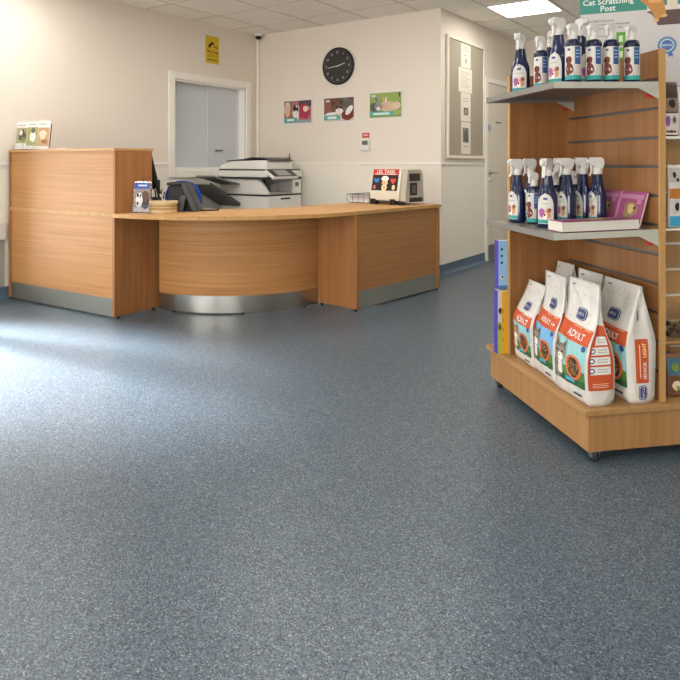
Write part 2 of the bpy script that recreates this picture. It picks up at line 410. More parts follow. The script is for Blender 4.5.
def hand(nm,ang,ln,w,h):
    a=R_(90-ang); c,s=math.cos(a),math.sin(a); b=MB()
    P=[(-.025*c+w*s,-.025*s-w*c),(ln*c+w*.6*s,ln*s-w*.6*c),(ln*c-w*.6*s,ln*s+w*.6*c),(-.025*c-w*s,-.025*s+w*c)]
    b.prism(P,h,h+.0015,WHITE,T(0,-.028,0)@RX(90)); b.build(nm,t)
hand('minute_hand',263,.130,.004,.004); hand('hour_hand',76,.100,.005,.002)

# pet posters
def poster(x0,x1,z0,z1,lab,painter):
    w=x1-x0; h=z1-z0
    b=MB(); b.box(0,w,-.003,0,0,h,WHITE); fm0=PLB(0,-.003,0); m=.014
    # artwork is painted in unit coordinates, clipped by keeping shapes inside 0..1
    def fm(u,v,hh): 
        u=min(1,max(0,u)); v=min(1,max(0,v)); return fm0(m+u*(w-2*m),m+v*(h-2*m),hh)
    painter(b,fm,(w-2*m)/(h-2*m)); o=b.build('animal_poster',loc=(x0,-.001,z0)); tag(o,lab,'poster')
c_=lambda h: mat(h,.55,0,.08,.3,0,40)
def banner(b,fm,v0,v1,u1=.62):
    b.art_rect(0,u1,v0,v1,.0030,c_('#5fa79e'),fm,6); b.art_rect(.12,u1-.12,v0+.04,v1-.05,.0034,c_('#d9ece8'),fm,4)
    b.art_rect(.06,.2,.84,.93,.0034,c_('#c9cfe0'),fm,2)
def p1(b,fm,A):
    b.art_rect(0,1,0,1,.0004,c_('#a87670'),fm,8,4); b.art_rect(0,.32,.05,1,.0008,c_('#9a6a58'),fm,4); b.art_ell(.12,.6,.12,.3,.0012,c_('#d7b49c'),fm,wob=.2)
    b.art_ell(.72,.5,.24,.34,.0012,c_('#a63350'),fm,wob=.15); b.art_rect(.55,1,.72,1,.0010,c_('#4f4a52'),fm,3); b.art_ell(.8,.62,.1,.13,.0016,c_('#e2cdbc'),fm,wob=.1)
    b.art_ell(.45,.45,.12,.36,.0018,c_('#e6e0da'),fm,wob=.18); b.art_ell(.40,.66,.06,.16,.0022,c_('#2e2a2c'),fm,wob=.2); b.art_ell(.5,.62,.045,.12,.0022,c_('#3a3335'),fm,wob=.2); b.art_ell(.45,.5,.035,.07,.0026,c_('#f0ebe4'),fm); b.art_ell(.45,.44,.018,.025,.0028,BLACKM,fm)
    b.art_rect(0,1,0,.12,.0016,c_('#8e9ea6'),fm,6); banner(b,fm,.06,.24,.5)
def p2(b,fm,A):
    b.art_rect(0,1,0,1,.0004,c_('#6d4438'),fm,8,4); b.art_ell(.15,.62,.2,.3,.0008,c_('#8b5a4a'),fm,wob=.1); b.art_rect(0,1,0,.3,.0008,c_('#cfc0b4'),fm,8); b.art_ell(.8,.25,.22,.22,.0010,c_('#7a2f2c'),fm,wob=.1)
    b.art_ell(.74,.68,.26,.30,.0012,c_('#6f6a62'),fm,wob=.12)
    for i in range(5): b.art_ell(.62+.07*i,.72+.02*(i%2),.012,.2,.0015,c_('#37332f'),fm,rot=8)
    b.art_ell(.46,.56,.20,.25,.0018,c_('#6a5040'),fm,wob=.06); b.art_poly([(.26,.62),(.24,.88),(.40,.78)],.0019,c_('#4e3a30'),fm); b.art_poly([(.5,.8),(.63,.95),(.66,.68)],.0019,c_('#4e3a30'),fm)
    b.art_ell(.52,.42,.13,.13,.0022,c_('#eadfd6'),fm,wob=.05); b.art_ell(.44,.6,.03,.035,.0024,c_('#2b2420'),fm); b.art_ell(.58,.58,.03,.035,.0024,c_('#2b2420'),fm); b.art_ell(.52,.48,.02,.02,.0026,c_('#b9756a'),fm)
    b.art_ell(.85,.45,.09,.22,.0020,c_('#efe8e0'),fm,rot=-25); b.art_ell(.25,.33,.2,.06,.0020,c_('#efe8e0'),fm,rot=6); banner(b,fm,.06,.26,.55)
def p3(b,fm,A):
    b.art_rect(0,1,0,1,.0004,c_('#86994a'),fm,8,4); b.art_rect(0,1,.62,1,.0008,c_('#93a658'),fm,6); b.art_ell(.7,.2,.3,.15,.0008,c_('#9cae5c'),fm,wob=.2)
    b.art_ell(.60,.44,.30,.20,.0012,c_('#d3b79c'),fm,wob=.05); b.art_ell(.85,.46,.13,.15,.0014,c_('#dcc4aa'),fm); b.art_ell(.47,.48,.13,.17,.0016,c_('#cdae92'),fm); b.art_ell(.46,.72,.028,.13,.0016,c_('#c7a488'),fm,rot=15); b.art_ell(.52,.70,.028,.13,.0016,c_('#e6d2bf'),fm,rot=-8)
    b.art_ell(.20,.42,.19,.2,.0018,c_('#5b5a59'),fm,wob=.08); b.art_ell(.27,.46,.11,.18,.0022,c_('#8e8c8a'),fm,wob=.06); b.art_ell(.22,.74,.03,.15,.0020,c_('#77706c'),fm,rot=18); b.art_ell(.30,.74,.03,.15,.0020,c_('#9c9590'),fm,rot=-5)
    b.art_ell(.28,.36,.06,.08,.0026,c_('#e0dbd6'),fm); b.art_ell(.25,.5,.014,.02,.0028,BLACKM,fm); b.art_ell(.43,.5,.014,.02,.0028,BLACKM,fm); banner(b,fm,.07,.24,.75)
    b.art_rect(.93,.97,.8,.98,.003,c_('#3c4050'),fm)
poster(.393,.813,1.535,1.815,'white bordered poster of a dog and people in red, leftmost under the clock',p1)
poster(.963,1.383,1.535,1.815,'white bordered poster of a tabby cat lying down, directly below the clock',p2)
poster(1.556,1.962,1.553,1.835,'white bordered poster of two rabbits on green grass',p3)

t=thing('thermostat','small white wall thermostat with red card above, below the rabbit poster','thermostat',(1.520,0,1.225))
b=MB(); b.box(-.055,.055,-.022,0,0,.125,WHITE); b.build('casing',t,bevel=.004)
b=MB(); b.box(-.035,.035,-.025,-.021,.06,.105,mat('#5c6655',.3)); b.build('display',t)
b=MB(); b.box(-.045,.045,-.004,0,.135,.188,mat('#c24a42',.5)); b.art_rect(-.03,.03,.155,.172,.0005,c_('#e9b5ae'),PLB(0,-.004,0)); b.build('red_card',t)

# ceiling light panels
EM=mat('#fffbf4',.4,0,0,.5,0,12,17.0)
def light_panel(x,y,lab,src=None):
    if src: return dup(src,(x,y,CH-.006),0,lab)
    t=thing('ceiling_light',lab,'ceiling light',(x,y,CH-.006))
    b=MB()
    for a in ((-.29,.29,-.29,-.272),(-.29,.29,.272,.29),(-.29,-.272,-.272,.272),(.272,.29,-.272,.272)): b.box(*a,-.004,.0055,WHITE)
    b.build('frame',t); b=MB(); b.box(-.272,.272,-.272,.272,-.001,.005,EM); b.build('diffuser',t); return t
L0=light_panel(3.06,.48,'square white lit ceiling panel above the passage')
for i,(x,y) in enumerate(((3.06,-1.92),(.66,-3.12),(3.06,-4.32),(6.06,-1.92),(6.06,-4.92),(1.26,-5.52),(6.06,.48),(3.66,-6.72),(1.86,-1.92))):  # last panel is added out of view to brighten the back
    light_panel(x,y,['lit ceiling panel over the curved desk','lit ceiling panel over the left end of the counter','lit ceiling panel over the middle of the floor','lit ceiling panel beyond the shelving unit','lit ceiling panel right of the camera','lit ceiling panel by the low side window','lit ceiling panel at the right end of the passage','lit ceiling panel near the shop windows','unseen ceiling panel added to brighten the back of the room'][i],L0)

# ================================================================== reception desk
LP=(1.325,-2.945,0); LR=2.3
t=thing('reception_counter','tall oak counter unit with steel kick plate against the left wall','counter',LP,LR)
Lw=1.304
b=MB(); b.box(-.025,0,0,.415,.018,.713,W_V); b.build('side_panel',t,bevel=.0015)
b=MB(); b.box(-Lw,-Lw+.025,0,.39,.018,.713,W_V); b.build('side_panel',t,bevel=.0015)
b=MB(); b.box(-Lw+.025,-.025,.012,.032,.14,.713,W_H); b.build('front_panel',t)
b=MB(); b.box(-Lw+.025,-.025,.014,.030,.012,.14,STEEL_D); b.build('kick_plate',t)
b=MB(); b.box(-Lw,-.0,.0,.31,.7405,1.182,W_H) if False else None
b.box(-Lw+.02,-.022,.012,.030,.7405,1.180,W_H); b.build('upper_front_panel',t)
b=MB(); b.box(-.022,0,.003,.335,.7405,1.180,W_V); b.build('upper_side_panel',t,bevel=.0015)
b=MB(); b.box(-Lw,-Lw+.02,.003,.335,.7405,1.180,W_V); b.build('upper_side_panel',t,bevel=.0015)
b=MB(); b.box(-Lw+.02,-.022,.315,.333,.7405,1.180,W_H); b.build('upper_back_panel',t)
b=MB(); b.box(-Lw+.006,.004,-.006,.343,1.180,1.200,W_TOP); b.build('top_cap',t,bevel=.002)
for x in (-.013,-Lw+.013):
    for y in (.04,.36): MB().lathe([(.012,0),(.012,.018)],BLACK,T(x,y,0),10).build('foot',t)

CC=(1.33,-1.70)
def arc(cx,cy,r,a0,a1,n): return [(cx+r*math.cos(R_(a0+(a1-a0)*i/n)),cy+r*math.sin(R_(a0+(a1-a0)*i/n))) for i in range(n+1)]
def arcwall(b,r0,r1,a0,a1,z0,z1,m,n=40):
    o=arc(0,0,r1,a0,a1,n); i=arc(0,0,r0,a0,a1,n); V=[(x,y,z0) for x,y in o]+[(x,y,z1) for x,y in o]+[(x,y,z0) for x,y in i]+[(x,y,z1) for x,y in i]
    N=n+1; F=[]
    b.add(V,[(k,k+1,N+k+1,N+k) for k in range(n)],m,I4,True); b.add(V,[(2*N+k+1,2*N+k,3*N+k,3*N+k+1) for k in range(n)],m,I4,True)
    b.add(V,[(N+k,N+k+1,3*N+k+1,3*N+k) for k in range(n)]+[(k+1,k,2*N+k,2*N+k+1) for k in range(n)]+[(0,N,3*N,2*N),(n,2*N+n,3*N+n,N+n)],m)
    return b
t=thing('curved_desk_unit','curved oak desk front with brushed steel plinth between two wings','desk',(CC[0],CC[1],0))
arcwall(MB(),.850,.872,-89.0,-3.2,.135,.713,W_H).build('curved_panel',t)
arcwall(MB(),.846,.868,-89.0,-3.4,.012,.135,STEEL).build('kick_plate',t)
for a in (-80,-45,-12): MB().lathe([(.010,0),(.010,.012)],BLACK,T(.856*math.cos(R_(a)),.856*math.sin(R_(a)),0),10).build('foot',t)

RP=(2.585,-1.79,0); RR=-6.5
t=thing('desk_wing','straight oak desk wing with grey kick plate at the right end','desk',RP,RR)
b=MB(); b.box(-.398,0,0,.025,.02,.713,W_V); b.build('side_panel',t,bevel=.0015)
b=MB(); b.box(-.65,0,1.085,1.110,.02,.713,W_V); b.build('end_panel',t,bevel=.0015)
b=MB(); b.box(-.034,-.014,.025,1.085,.145,.713,wood('oak_wing_front','#a97a4c','#8e6238','h')); b.build('front_panel',t)
b=MB(); b.box(-.032,-.016,.025,1.085,.018,.145,mat('#8e9088',.45,.5)); b.build('kick_plate',t)
for x,y in ((-.02,.013),(-.36,.013),(-.02,1.097),(-.6,1.097)): MB().lathe([(.011,0),(.011,.02)],BLACK,T(x,y,0),10).build('foot',t)

# worktop (outline in world)
cs,sn=math.cos(R_(RR)),math.sin(R_(RR))
rp=lambda x,y:(RP[0]+x*cs-y*sn,RP[1]+x*sn+y*cs)
cl,sl=math.cos(R_(LR)),math.sin(R_(LR)); lp=lambda x,y:(LP[0]+x*cl-y*sl,LP[1]+x*sl+y*cl)
P=[lp(-1.32,.006),lp(-.001,.006),lp(-.001,-.012)]+[(CC[0]+1.262*math.cos(R_(a)),CC[1]+1.262*math.sin(R_(a))) for a in [-89+85*i/44 for i in range(45)]]+[rp(.012,1.122),rp(-.70,1.122),rp(-.70,.03)]
P+=arc(CC[0],CC[1],.55,-3,-90,14)+[lp(-1.32,.72)]
b=MB(); b.prism(P,.714,.740,W_TOP,I4,W_EDGE)
o=b.build('worktop',bevel=.002); tag(o,'curved oak laminate worktop running over the desk wings','worktop')

# ================================================================== items on the desk
def art_leaflet(b,fm,w,h,k):
    b.art_rect(0,w,0,h,.0004,WHITE,fm)
    if k==0:
        b.art_rect(.02*w,.98*w,.22*h,.78*h,.0008,c_('#a7a07c'),fm); b.art_ell(.5*w,.5*h,.3*w,.2*h,.0012,c_('#5d5648'),fm,wob=.2); b.art_ell(.38*w,.6*h,.12*w,.1*h,.0016,c_('#e5ded2'),fm); b.art_ell(.6*w,.35*h,.15*w,.1*h,.0016,c_('#7d8a3f'),fm)
    if k==1:
        b.art_rect(.02*w,.98*w,.12*h,.78*h,.0008,c_('#a2a36a'),fm); b.art_ell(.5*w,.45*h,.25*w,.2*h,.0012,c_('#ece8e0'),fm,wob=.15); b.art_ell(.5*w,.66*h,.16*w,.1*h,.0016,c_('#6b6352'),fm)
    if k==2:
        b.art_rect(.02*w,.98*w,.1*h,.75*h,.0008,c_('#c79b6e'),fm); b.art_ell(.45*w,.5*h,.3*w,.16*h,.0012,c_('#e6d2b5'),fm,wob=.15); b.art_ell(.6*w,.25*h,.25*w,.08*h,.0012,c_('#9c6f49'),fm)
    b.art_rect(.1*w,.7*w,.86*h,.89*h,.0008,TXT,fm)
def leaflet_stand(lx,ly,rz,w,h,k,lab):
    x,y=lp(lx,ly); t=thing('leaflet_stand',lab,'leaflet stand',(x,y,1.2005),rz,'leaflet stands on the tall counter')
    b=MB(); b.box(-w/2,w/2,-.035,.045,0,.003,ACRYL); b.add([(-w/2,-.035,.003),(w/2,-.035,.003),(w/2,-.033,.05),(-w/2,-.033,.05)],[(0,1,2,3)],ACRYL)
    b.box(-w/2+.006,w/2-.006,.0,.003,.003,h*.9,ACRYL,T(0,.012,0)@RX(-8)); b.build('acrylic_holder',t)
    b=MB(); M=T(-w/2+.004,-.004,.005)@RX(-8)@RX(90); b.box(0,w-.008,0,h,-.007,0,WHITE,M); art_leaflet(b,plane(M),w-.008,h,k); b.build('leaflet',t)
leaflet_stand(-1.248,.075,18,.132,.225,0,'clear stand with a leaflet of a dark animal, leftmost on the counter')
leaflet_stand(-1.078,.06,18,.122,.225,1,'clear stand holding a leaflet of a white animal, middle of three')
leaflet_stand(-.945,.065,18,.122,.225,2,'clear stand holding a tan picture leaflet, rightmost of three on counter')
for (lx,ly,rz,cc,lab) in ((-.80,.05,12,'#e7c9cf','pink leaflet lying flat on the tall counter'),(-.62,.06,-6,'#e8e3da','white leaflet lying flat on the counter next to the pink one')):
    x,y=lp(lx,ly); b=MB(); b.box(-.074,.074,-.05,.16,0,.004,mat(cc,.5)); b.art_rect(-.05,.05,-.03,.10,.0004,c_('#c9a7a8'),plane(T(0,0,.004))); tag(b.build('flat_leaflet',loc=(x,y,1.2005),rotz=rz),lab,'leaflet')

# blue headed card holder
t=thing('card_holder','clear holder with blue headed puppy card beside the counter','leaflet holder',(1.385,-2.765,.7405),30)
b=MB(); b.box(-.064,.064,-.03,.04,0,.003,ACRYL); b.box(-.064,.064,.0,.003,.003,.222,ACRYL,T(0,.006,0)@RX(-6)); b.box(-.064,.064,-.030,-.028,.003,.06,ACRYL); b.build('acrylic_holder',t)
b=MB(); M=T(-.058,-.004,.005)@RX(-6)@RX(90); b.box(0,.116,0,.208,-.006,0,mat('#d8d2d6',.5),M); fm=plane(M)
b.art_rect(0,.116,.165,.208,.0005,mat('#2d55a8',.5),fm); b.art_rect(.03,.095,.182,.194,.0009,c_('#c7d6ee'),fm)
b.art_rect(0,.116,.03,.165,.0005,c_('#9b8f8f'),fm); b.art_ell(.085,.11,.028,.04,.0010,c_('#6b5046'),fm,wob=.1); b.art_ell(.085,.07,.03,.05,.0009,c_('#4a4450'),fm,wob=.1)
b.art_ell(.04,.075,.026,.045,.0013,c_('#e9e6e2'),fm,wob=.1); b.art_ell(.04,.112,.022,.024,.0016,c_('#efece8'),fm); b.art_ell(.03,.118,.008,.014,.0019,c_('#2d2a2c'),fm); b.art_ell(.050,.116,.006,.010,.0019,c_('#2d2a2c'),fm); b.art_ell(.04,.104,.005,.004,.0021,BLACKM,fm); b.art_ell(.03,.06,.008,.012,.0016,c_('#3b3638'),fm)
b.build('card',t)

# round tub
t=thing('wooden_tub','round shallow pale wood tub at the edge of the worktop','tub',(1.515,-2.675,.7405))
TUB=wood('pale_cane','#d6bf98','#b59b70','h'); 
b=MB(); b.lathe([(.094,0),(.097,.01),(.095,.062),(.100,.066),(.100,.080),(.096,.083),(.090,.080),(.088,.012),(.0,.012)],TUB,I4,36); b.build('bowl',t)
b=MB(); b.lathe([(.0975,.024),(.0985,.030),(.0975,.036)],mat('#a98552',.6),I4,36,cap=False); b.lathe([(.0965,.046),(.0975,.050),(.0965,.054)],mat('#a98552',.6),I4,36,cap=False); b.build('cane_band',t)
for i,(dx,dy,cc,lab,an) in enumerate(((-.03,.01,'#1f2024','black pen standing in the tub',8),(.062,-.005,'#dcdcdc','white pen standing in tub nearest the payment terminal',-28))):
    b=MB(); M=T(1.515+dx,-2.675+dy,.756)@RZ(35)@RY(-an*-1); b.lathe([(.0015,0),(.004,.012),(.004,.12),(.0045,.122),(.0045,.13),(.003,.133)],mat(cc,.3),M,10); tag(b.build('pen'),lab,'pen')

# pen pot / black organiser behind the tub
t=thing('pen_pot','black mesh pen pot behind the wooden tub','pen pot',PIX(158,4.82,.7405))
b=MB(); b.lathe([(.038,0),(.042,.002),(.042,.10),(.039,.10),(.037,.004),(.0,.004)],BLACKM,I4,24); b.build('pot',t)
b=MB()
for dx,dy,h in ((.01,.01,.16),(-.015,.0,.15),(.0,-.015,.155)): b.tube([(dx*.5,dy*.5,.006),(dx*2,dy*2,h)],.004,BLACK)
b.build('pens',t)

# monitor, edge on, behind the tall counter
t=thing('computer_monitor','black flat computer monitor seen edge on behind the tall counter','monitor',PIX(164,5.14,.7405),141)
# local -y is the screen normal
b=MB(); b.rbox(-.11,.11,-.08,.10,0,.012,.03,BLACK); b.build('base',t)
b=MB(); b.box(-.03,.03,.03,.05,.010,.22,BLACK); b.build('stand',t,bevel=.004)
M=T(0,.02,.10)@RX(-13)
b=MB(); b.box(-.20,.20,0,.030,0,.36,BLACK,M); b.box(-.14,.14,.030,.055,.06,.26,BLACK,M); b.build('housing',t,bevel=.005)
b=MB(); b.box(-.188,.188,-.0012,0,.018,.342,mat('#0b1017',.1),M); b.build('screen',t)

# payment / till terminal: slanted slab on a wedge stand
t=thing('till_terminal','black angled till screen on a wedge stand beside the wooden tub','till terminal',PIX(181,4.78,.7405),36)
# local x = to the right in the picture, y = away
b=MB(); b.add([(-.085,-.09,.19),(-.085,.10,.19),(.045,.10,.19),(.045,-.09,.19),(-.085,-.09,.212),(-.085,.10,.212),(.05,.10,.212),(.05,-.09,.212)],[(0,1,2,3),(7,6,5,4),(0,3,7,4),(1,0,4,5),(2,1,5,6),(3,2,6,7)],BLACKM); b.build('top_plate',t,bevel=.008,seg=2)
b=MB(); P=[(.030,.212),(.055,.208),(.150,.006),(.115,.0),(.095,.01),(.018,.185)]
b.add([(x,-.09,z) for x,z in P]+[(x,.10,z) for x,z in P],[(0,1,2,3,4,5),(11,10,9,8,7,6)]+[((i+1)%6,i,i+6,(i+1)%6+6) for i in range(6)],BLACK); b.build('screen_slab',t,bevel=.004)
b=MB(); P=[(-.035,.0),(.035,.0),(.06,.12),(.02,.12)]
b.add([(x,-.10,z) for x,z in P]+[(x,-.06,z) for x,z in P],[(0,1,2,3),(7,6,5,4)]+[((i+1)%4,i,i+4,(i+1)%4+4) for i in range(4)],mat('#35383c',.4)); b.build('front_foot',t,bevel=.003)
b=MB(); P=[(-.10,.0),(.09,.0),(.022,.19),(-.08,.19)]
b.add([(x,-.03,z) for x,z in P]+[(x,.09,z) for x,z in P],[(0,1,2,3),(7,6,5,4)]+[((i+1)%4,i,i+4,(i+1)%4+4) for i in range(4)],BLACKM); b.build('rear_body',t,bevel=.004)
b=MB(); b.tube([(.13,.0,.006),(.17,-.03,.006),(.20,.0,.005),(.25,.01,.005),(.27,.04,.005)],.006,BLACK); b.build('cable',t)

# desk telephone between monitor and till
t=thing('desk_telephone','black desk telephone half hidden behind the till screen','telephone',PIX(183,5.12,.7405),36)
b=MB(); P=[(-.08,0),(.08,0),(.08,.12),(.03,.13),(-.08,.05)]
b.add([(x,-.09,z) for x,z in P]+[(x,.09,z) for x,z in P],[(0,1,2,3,4),(9,8,7,6,5)]+[((i+1)%5,i,i+5,(i+1)%5+5) for i in range(5)],BLACK); b.build('body',t,bevel=.004)
b=MB(); b.tube([(-.0,-.10,.15),(.0,-.06,.165),(.0,.06,.165),(.0,.10,.15)],[.024,.018,.018,.024],BLACK,T(.05,0,0)); b.build('handset',t)

# blue office chair behind the desk
BLUE=mat('#24469a',.85,0,.08,.2,0,90)
t=thing('office_chair','blue fabric office chair, only its back top showing above the desk','office chair',(.66,-1.63,0),205)
def sqr(b,w,d,h,M,m,p=4):
    n=16; V=[];F=[]; rings=[(.0,.86),(.25,1),(.75,1),(1.0,.86)]
    for zz,k in rings:
        for i in range(n):
            a=2*PI*i/n; c,s=math.cos(a),math.sin(a); r=(abs(c)**p+abs(s)**p)**(-1/p); V.append((w/2*k*c*r,d/2*k*s*r,h*zz))
    for j in range(3):
        for i in range(n): F.append((j*n+i,j*n+(i+1)%n,(j+1)*n+(i+1)%n,(j+1)*n+i))
    F+= [tuple(range(n-1,-1,-1)),tuple(3*n+i for i in range(n))]; b.add(V,F,m,M,True); return b
sqr(MB(),.48,.46,.08,T(0,0,.44),BLUE).build('seat',t)
sqr(MB(),.34,.40,.07,T(0,.22,.733)@RX(82),BLUE,2.6).build('backrest',t)
b=MB(); b.tube([(0,.10,.43),(0,.25,.43),(0,.29,.60),(0,.285,.78)],.014,BLACK); b.build('back_bar',t)
b=MB(); b.lathe([(.028,.10),(.028,.25),(.018,.25),(.018,.44)],BLACK,I4,16); b.build('gas_lift',t)
for i in range(5):
    a=R_(72*i); c,s=math.cos(a),math.sin(a); b=MB(); b.tube([(0,0,.115),(.27*c,.27*s,.075)],[.024,.014],BLACK); lg=b.build('leg',t)
    b=MB(); b.lathe([(.026,-.02),(.028,-.015),(.028,.015),(.026,.02)],BLACK,T(.27*c,.27*s,.028)@RZ(math.degrees(a))@RX(90),14); b.tube([(.27*c,.27*s,.03),(.27*c,.27*s,.075)],.007,BLACK); b.build('castor',lg)

# ------------------------------------------------------------------ photocopier in the corner
t=thing('photocopier','large white multifunction photocopier with side trays in the back corner','photocopier',(.372,-.365,0))
PW=mat('#f1eee7',.4); PD=mat('#3a3a3c',.4); PG=mat('#5b5b58',.5)
hx=.34; hy=.285
b=MB(); b.box(-hx,hx,-hy,hy,.03,.745,PW); b.build('cabinet',t,bevel=.006)
for i,(z0,z1) in enumerate(((.06,.24),(.25,.42),(.43,.575),(.585,.735))):
    b=MB(); b.box(hx+.0005,hx+.014,-hy+.012,hy-.01,z0,z1,PW); d=b.build('paper_drawer',t,bevel=.003)
    b=MB(); b.box(hx+.0145,hx+.017,-.08,.08,z1-.03,z1-.012,PD); b.build('drawer_handle',d)
b=MB(); b.box(-hx,hx+.004,-hy-.002,hy,.745,.762,PD); b.build('dark_band',t)
# left cheek with chamfer (polygon in x-z, thin in y)
b=MB(); P=[(-hx,.762),(hx,.762),(hx,.78),(hx-.12,.925),(-hx,.925)]
b.add([(x,-hy,z) for x,z in P]+[(x,-hy+.05,z) for x,z in P],[(0,1,2,3,4),(9,8,7,6,5)]+[((i+1)%5,i,i+5,(i+1)%5+5) for i in range(5)],PW); b.build('side_cheek',t,bevel=.004)
b=MB(); b.box(-hx,-.05,-hy+.05,hy,.762,.925,PG); b.box(-.05,hx-.01,-hy+.05,hy-.15,.762,.785,mat('#b6b1a8',.5)); b.box(.06,.2,-.06,.06,.785,.86,mat('#a9a49b',.5)); b.build('output_bay',t)
b=MB(); b.box(-.05,hx,hy-.15,hy,.762,.915,PW); b.box(hx,hx+.002,hy-.10,hy-.04,.84,.885,mat('#6f8059',.4)); b.build('front_column',t,bevel=.004)
b=MB(); b.box(-hx-.01,hx+.01,-hy-.02,hy,.925,.945,PD); b.build('dark_band',t)
b=MB(); b.box(-hx-.02,hx+.02,-hy-.025,hy,.945,1.015,PW); b.build('scanner_body',t,bevel=.008,seg=2)
b=MB(); b.box(-hx,hx,-hy-.02,hy-.02,1.015,1.028,PD); b.build('dark_band',t)
b=MB(); P=[(-hx+.0,1.028),(hx,1.028),(hx,1.10),(hx-.02,1.125),(-.16,1.115),(-hx+.01,1.07)]
b.add([(x,-hy-.01,z) for x,z in P]+[(x,.13,z) for x,z in P],[(0,1,2,3,4,5),(11,10,9,8,7,6)]+[((i+1)%6,i,i+6,(i+1)%6+6) for i in range(6)],PW); b.build('document_feeder',t,bevel=.008,seg=2)
b=MB(); P=[(-.27,1.112),(.02,1.128),(.10,1.148),(.26,1.143),(.37,1.12),(.37,1.127),(.26,1.152),(.10,1.158),(.0,1.140),(-.27,1.122)]
b.add([(x,-hy+.02,z) for x,z in P]+[(x,.11,z) for x,z in P],[tuple(range(10)),tuple(range(19,9,-1))]+[((i+1)%10,i,i+10,(i+1)%10+10) for i in range(10)],PD); b.build('feeder_tray',t)
M=T(hx+.055,-.115,.975)@RY(32)
b=MB(); b.box(-.075,.075,-.20,.20,-.018,.018,PW,M); cp=b.build('control_panel',t,bevel=.006)
b=MB(); b.box(-.068,.068,-.19,.19,.018,.021,PD,M); b.build('keypad',cp)
b=MB(); b.box(-.05,.05,-.11,.10,.021,.023,mat('#aaa8a2',.3),M); b.build('touchscreen',cp)
b=MB(); b.box(hx,hx+.03,-.25,.05,.925,.95,PD); b.build('panel_arm',t)
# side trays on the -y side
M=T(-.18,-hy-.006,.86)@RX(-13)
b=MB(); b.add([(-.15,0,0),(.14,0,0),(.14,-.40,0),(-.12,-.40,0),(-.15,0,.016),(.14,0,.016),(.14,-.40,.016),(-.12,-.40,.016)],[(0,3,2,1),(4,5,6,7),(0,1,5,4),(1,2,6,5),(2,3,7,6),(3,0,4,7)],mat('#807d75',.5),M); b.build('upper_side_tray',t)
b=MB(); TR=mat('#4a4a46',.45); M2=T(-.185,-hy-.006,.63)@RX(-28)
b.box(-.16,.15,-.50,0,0,.014,TR,M2); b.box(-.16,-.145,-.50,0,.014,.035,TR,M2); b.box(.135,.15,-.50,0,.014,.035,TR,M2)
for i in range(6): b.box(-.13,.12,-.40+.065*i,-.392+.065*i,.0135,.020,PD,M2)
b.box(-.02,.0,-.4,-.02,.0135,.026,PD,M2); b.build('lower_side_tray',t,bevel=.003)
for x in (-.25,.25):
    for y in (-.23,.23):
        b=MB(); b.lathe([(.02,-.012),(.024,-.01),(.024,.01),(.02,.012)],BLACK,T(x,y,.024)@RX(90),12); b.build('castor',t)
# cordless phone on copier
t=thing('cordless_phone','black cordless phone with short aerial standing on the photocopier','phone',(.60,-.17,1.0285),35)
b=MB(); b.rbox(-.028,.028,-.02,.02,0,.02,.01,BLACK); b.build('cradle',t)
b=MB(); b.rbox(-.030,.030,-.014,.014,.020,.125,.008,BLACK,RX(-6)); b.tube([(.014,.004,.12),(.014,.004,.175)],[.006,.004],BLACK,RX(-6)); b.build('handset',t,bevel=.002)

# ------------------------------------------------------------------ tag engraving machine
t=thing('tag_machine','cream pet tag engraving machine with red and black poster front','engraving machine',(2.362,-.845,.7405),-4)
TC=mat('#d8cfbd',.45); TG=mat('#b0a895',.45)
w=.15; d=.165
P=[(-d,.035),(d,.035),(d,.30),(-d+.045,.30),(-d+.005,.12),(-d,.11)]
b=MB(); V=[(-w,y,z) for y,z in P]+[(w,y,z) for y,z in P]; b.add(V,[(0,1,2,3,4,5),(11,10,9,8,7,6)]+[((i+1)%6,i,i+6,(i+1)%6+6) for i in range(6)],TC); b.build('casing',t,bevel=.006,seg=2)
# poster on sloped -y face
import math as _m
sl=_m.degrees(_m.atan2(.04,.18)); M=T(-.137,-d+.004,.119)@RX(-sl)@RX(90); fm=plane(M); H=.186; Wd=.262
RED=c_('#b5322b'); BK=c_('#2a2022')
b=MB(); b.box(0,Wd,0,H,-.0002,.003,BK,M); h=.003
b.art_rect(0,Wd,H*.72,H,h+.0004,RED,fm); b.art_text('I.D. TAGS',Wd/2,H*.89,.042,h+.0009,WHITE,fm,True,0,1.05)
b.art_rect(.02,Wd-.02,H*.745,H*.785,h+.0009,c_('#e0c9c0'),fm)
b.art_ell(.045,H*.45,.022,.016,h+.0006,c_('#3e78c0'),fm); b.art_ell(.030,H*.52,.012,.012,h+.0008,c_('#3e78c0'),fm); b.art_ell(.062,H*.5,.012,.014,h+.0008,c_('#3e78c0'),fm)
b.art_poly([(.215,H*.30),(.24,H*.44),(.243,H*.53),(.230,H*.58),(.215,H*.52),(.200,H*.58),(.187,H*.53),(.19,H*.44)],h+.0006,c_('#cc4a45'),fm)
b.art_ell(.028,H*.15,.016,.018,h+.0006,c_('#c65b50'),fm); b.art_ell(.225,H*.15,.016,.022,h+.0006,c_('#e3cf9c'),fm)
b.art_ell(.13,H*.55,.038,.024,h+.0006,c_('#efe9df'),fm); b.art_ell(.12,H*.36,.02,.02,h+.0008,c_('#d9a98a'),fm); b.art_ell(.145,H*.36,.018,.02,h+.0007,c_('#e7c79c'),fm); b.art_ell(.13,H*.14,.028,.028,h+.0006,c_('#ecd9a8'),fm); b.art_ell(.13,H*.14,.012,.012,h+.0010,c_('#c98f6a'),fm)
b.build('poster_panel',t)
b=MB(); P=[(-d+.01,.03),(d-.0,.03),(d-.02,.26),(d-.05,.305),(-d+.05,.305),(-d+.028,.16)]
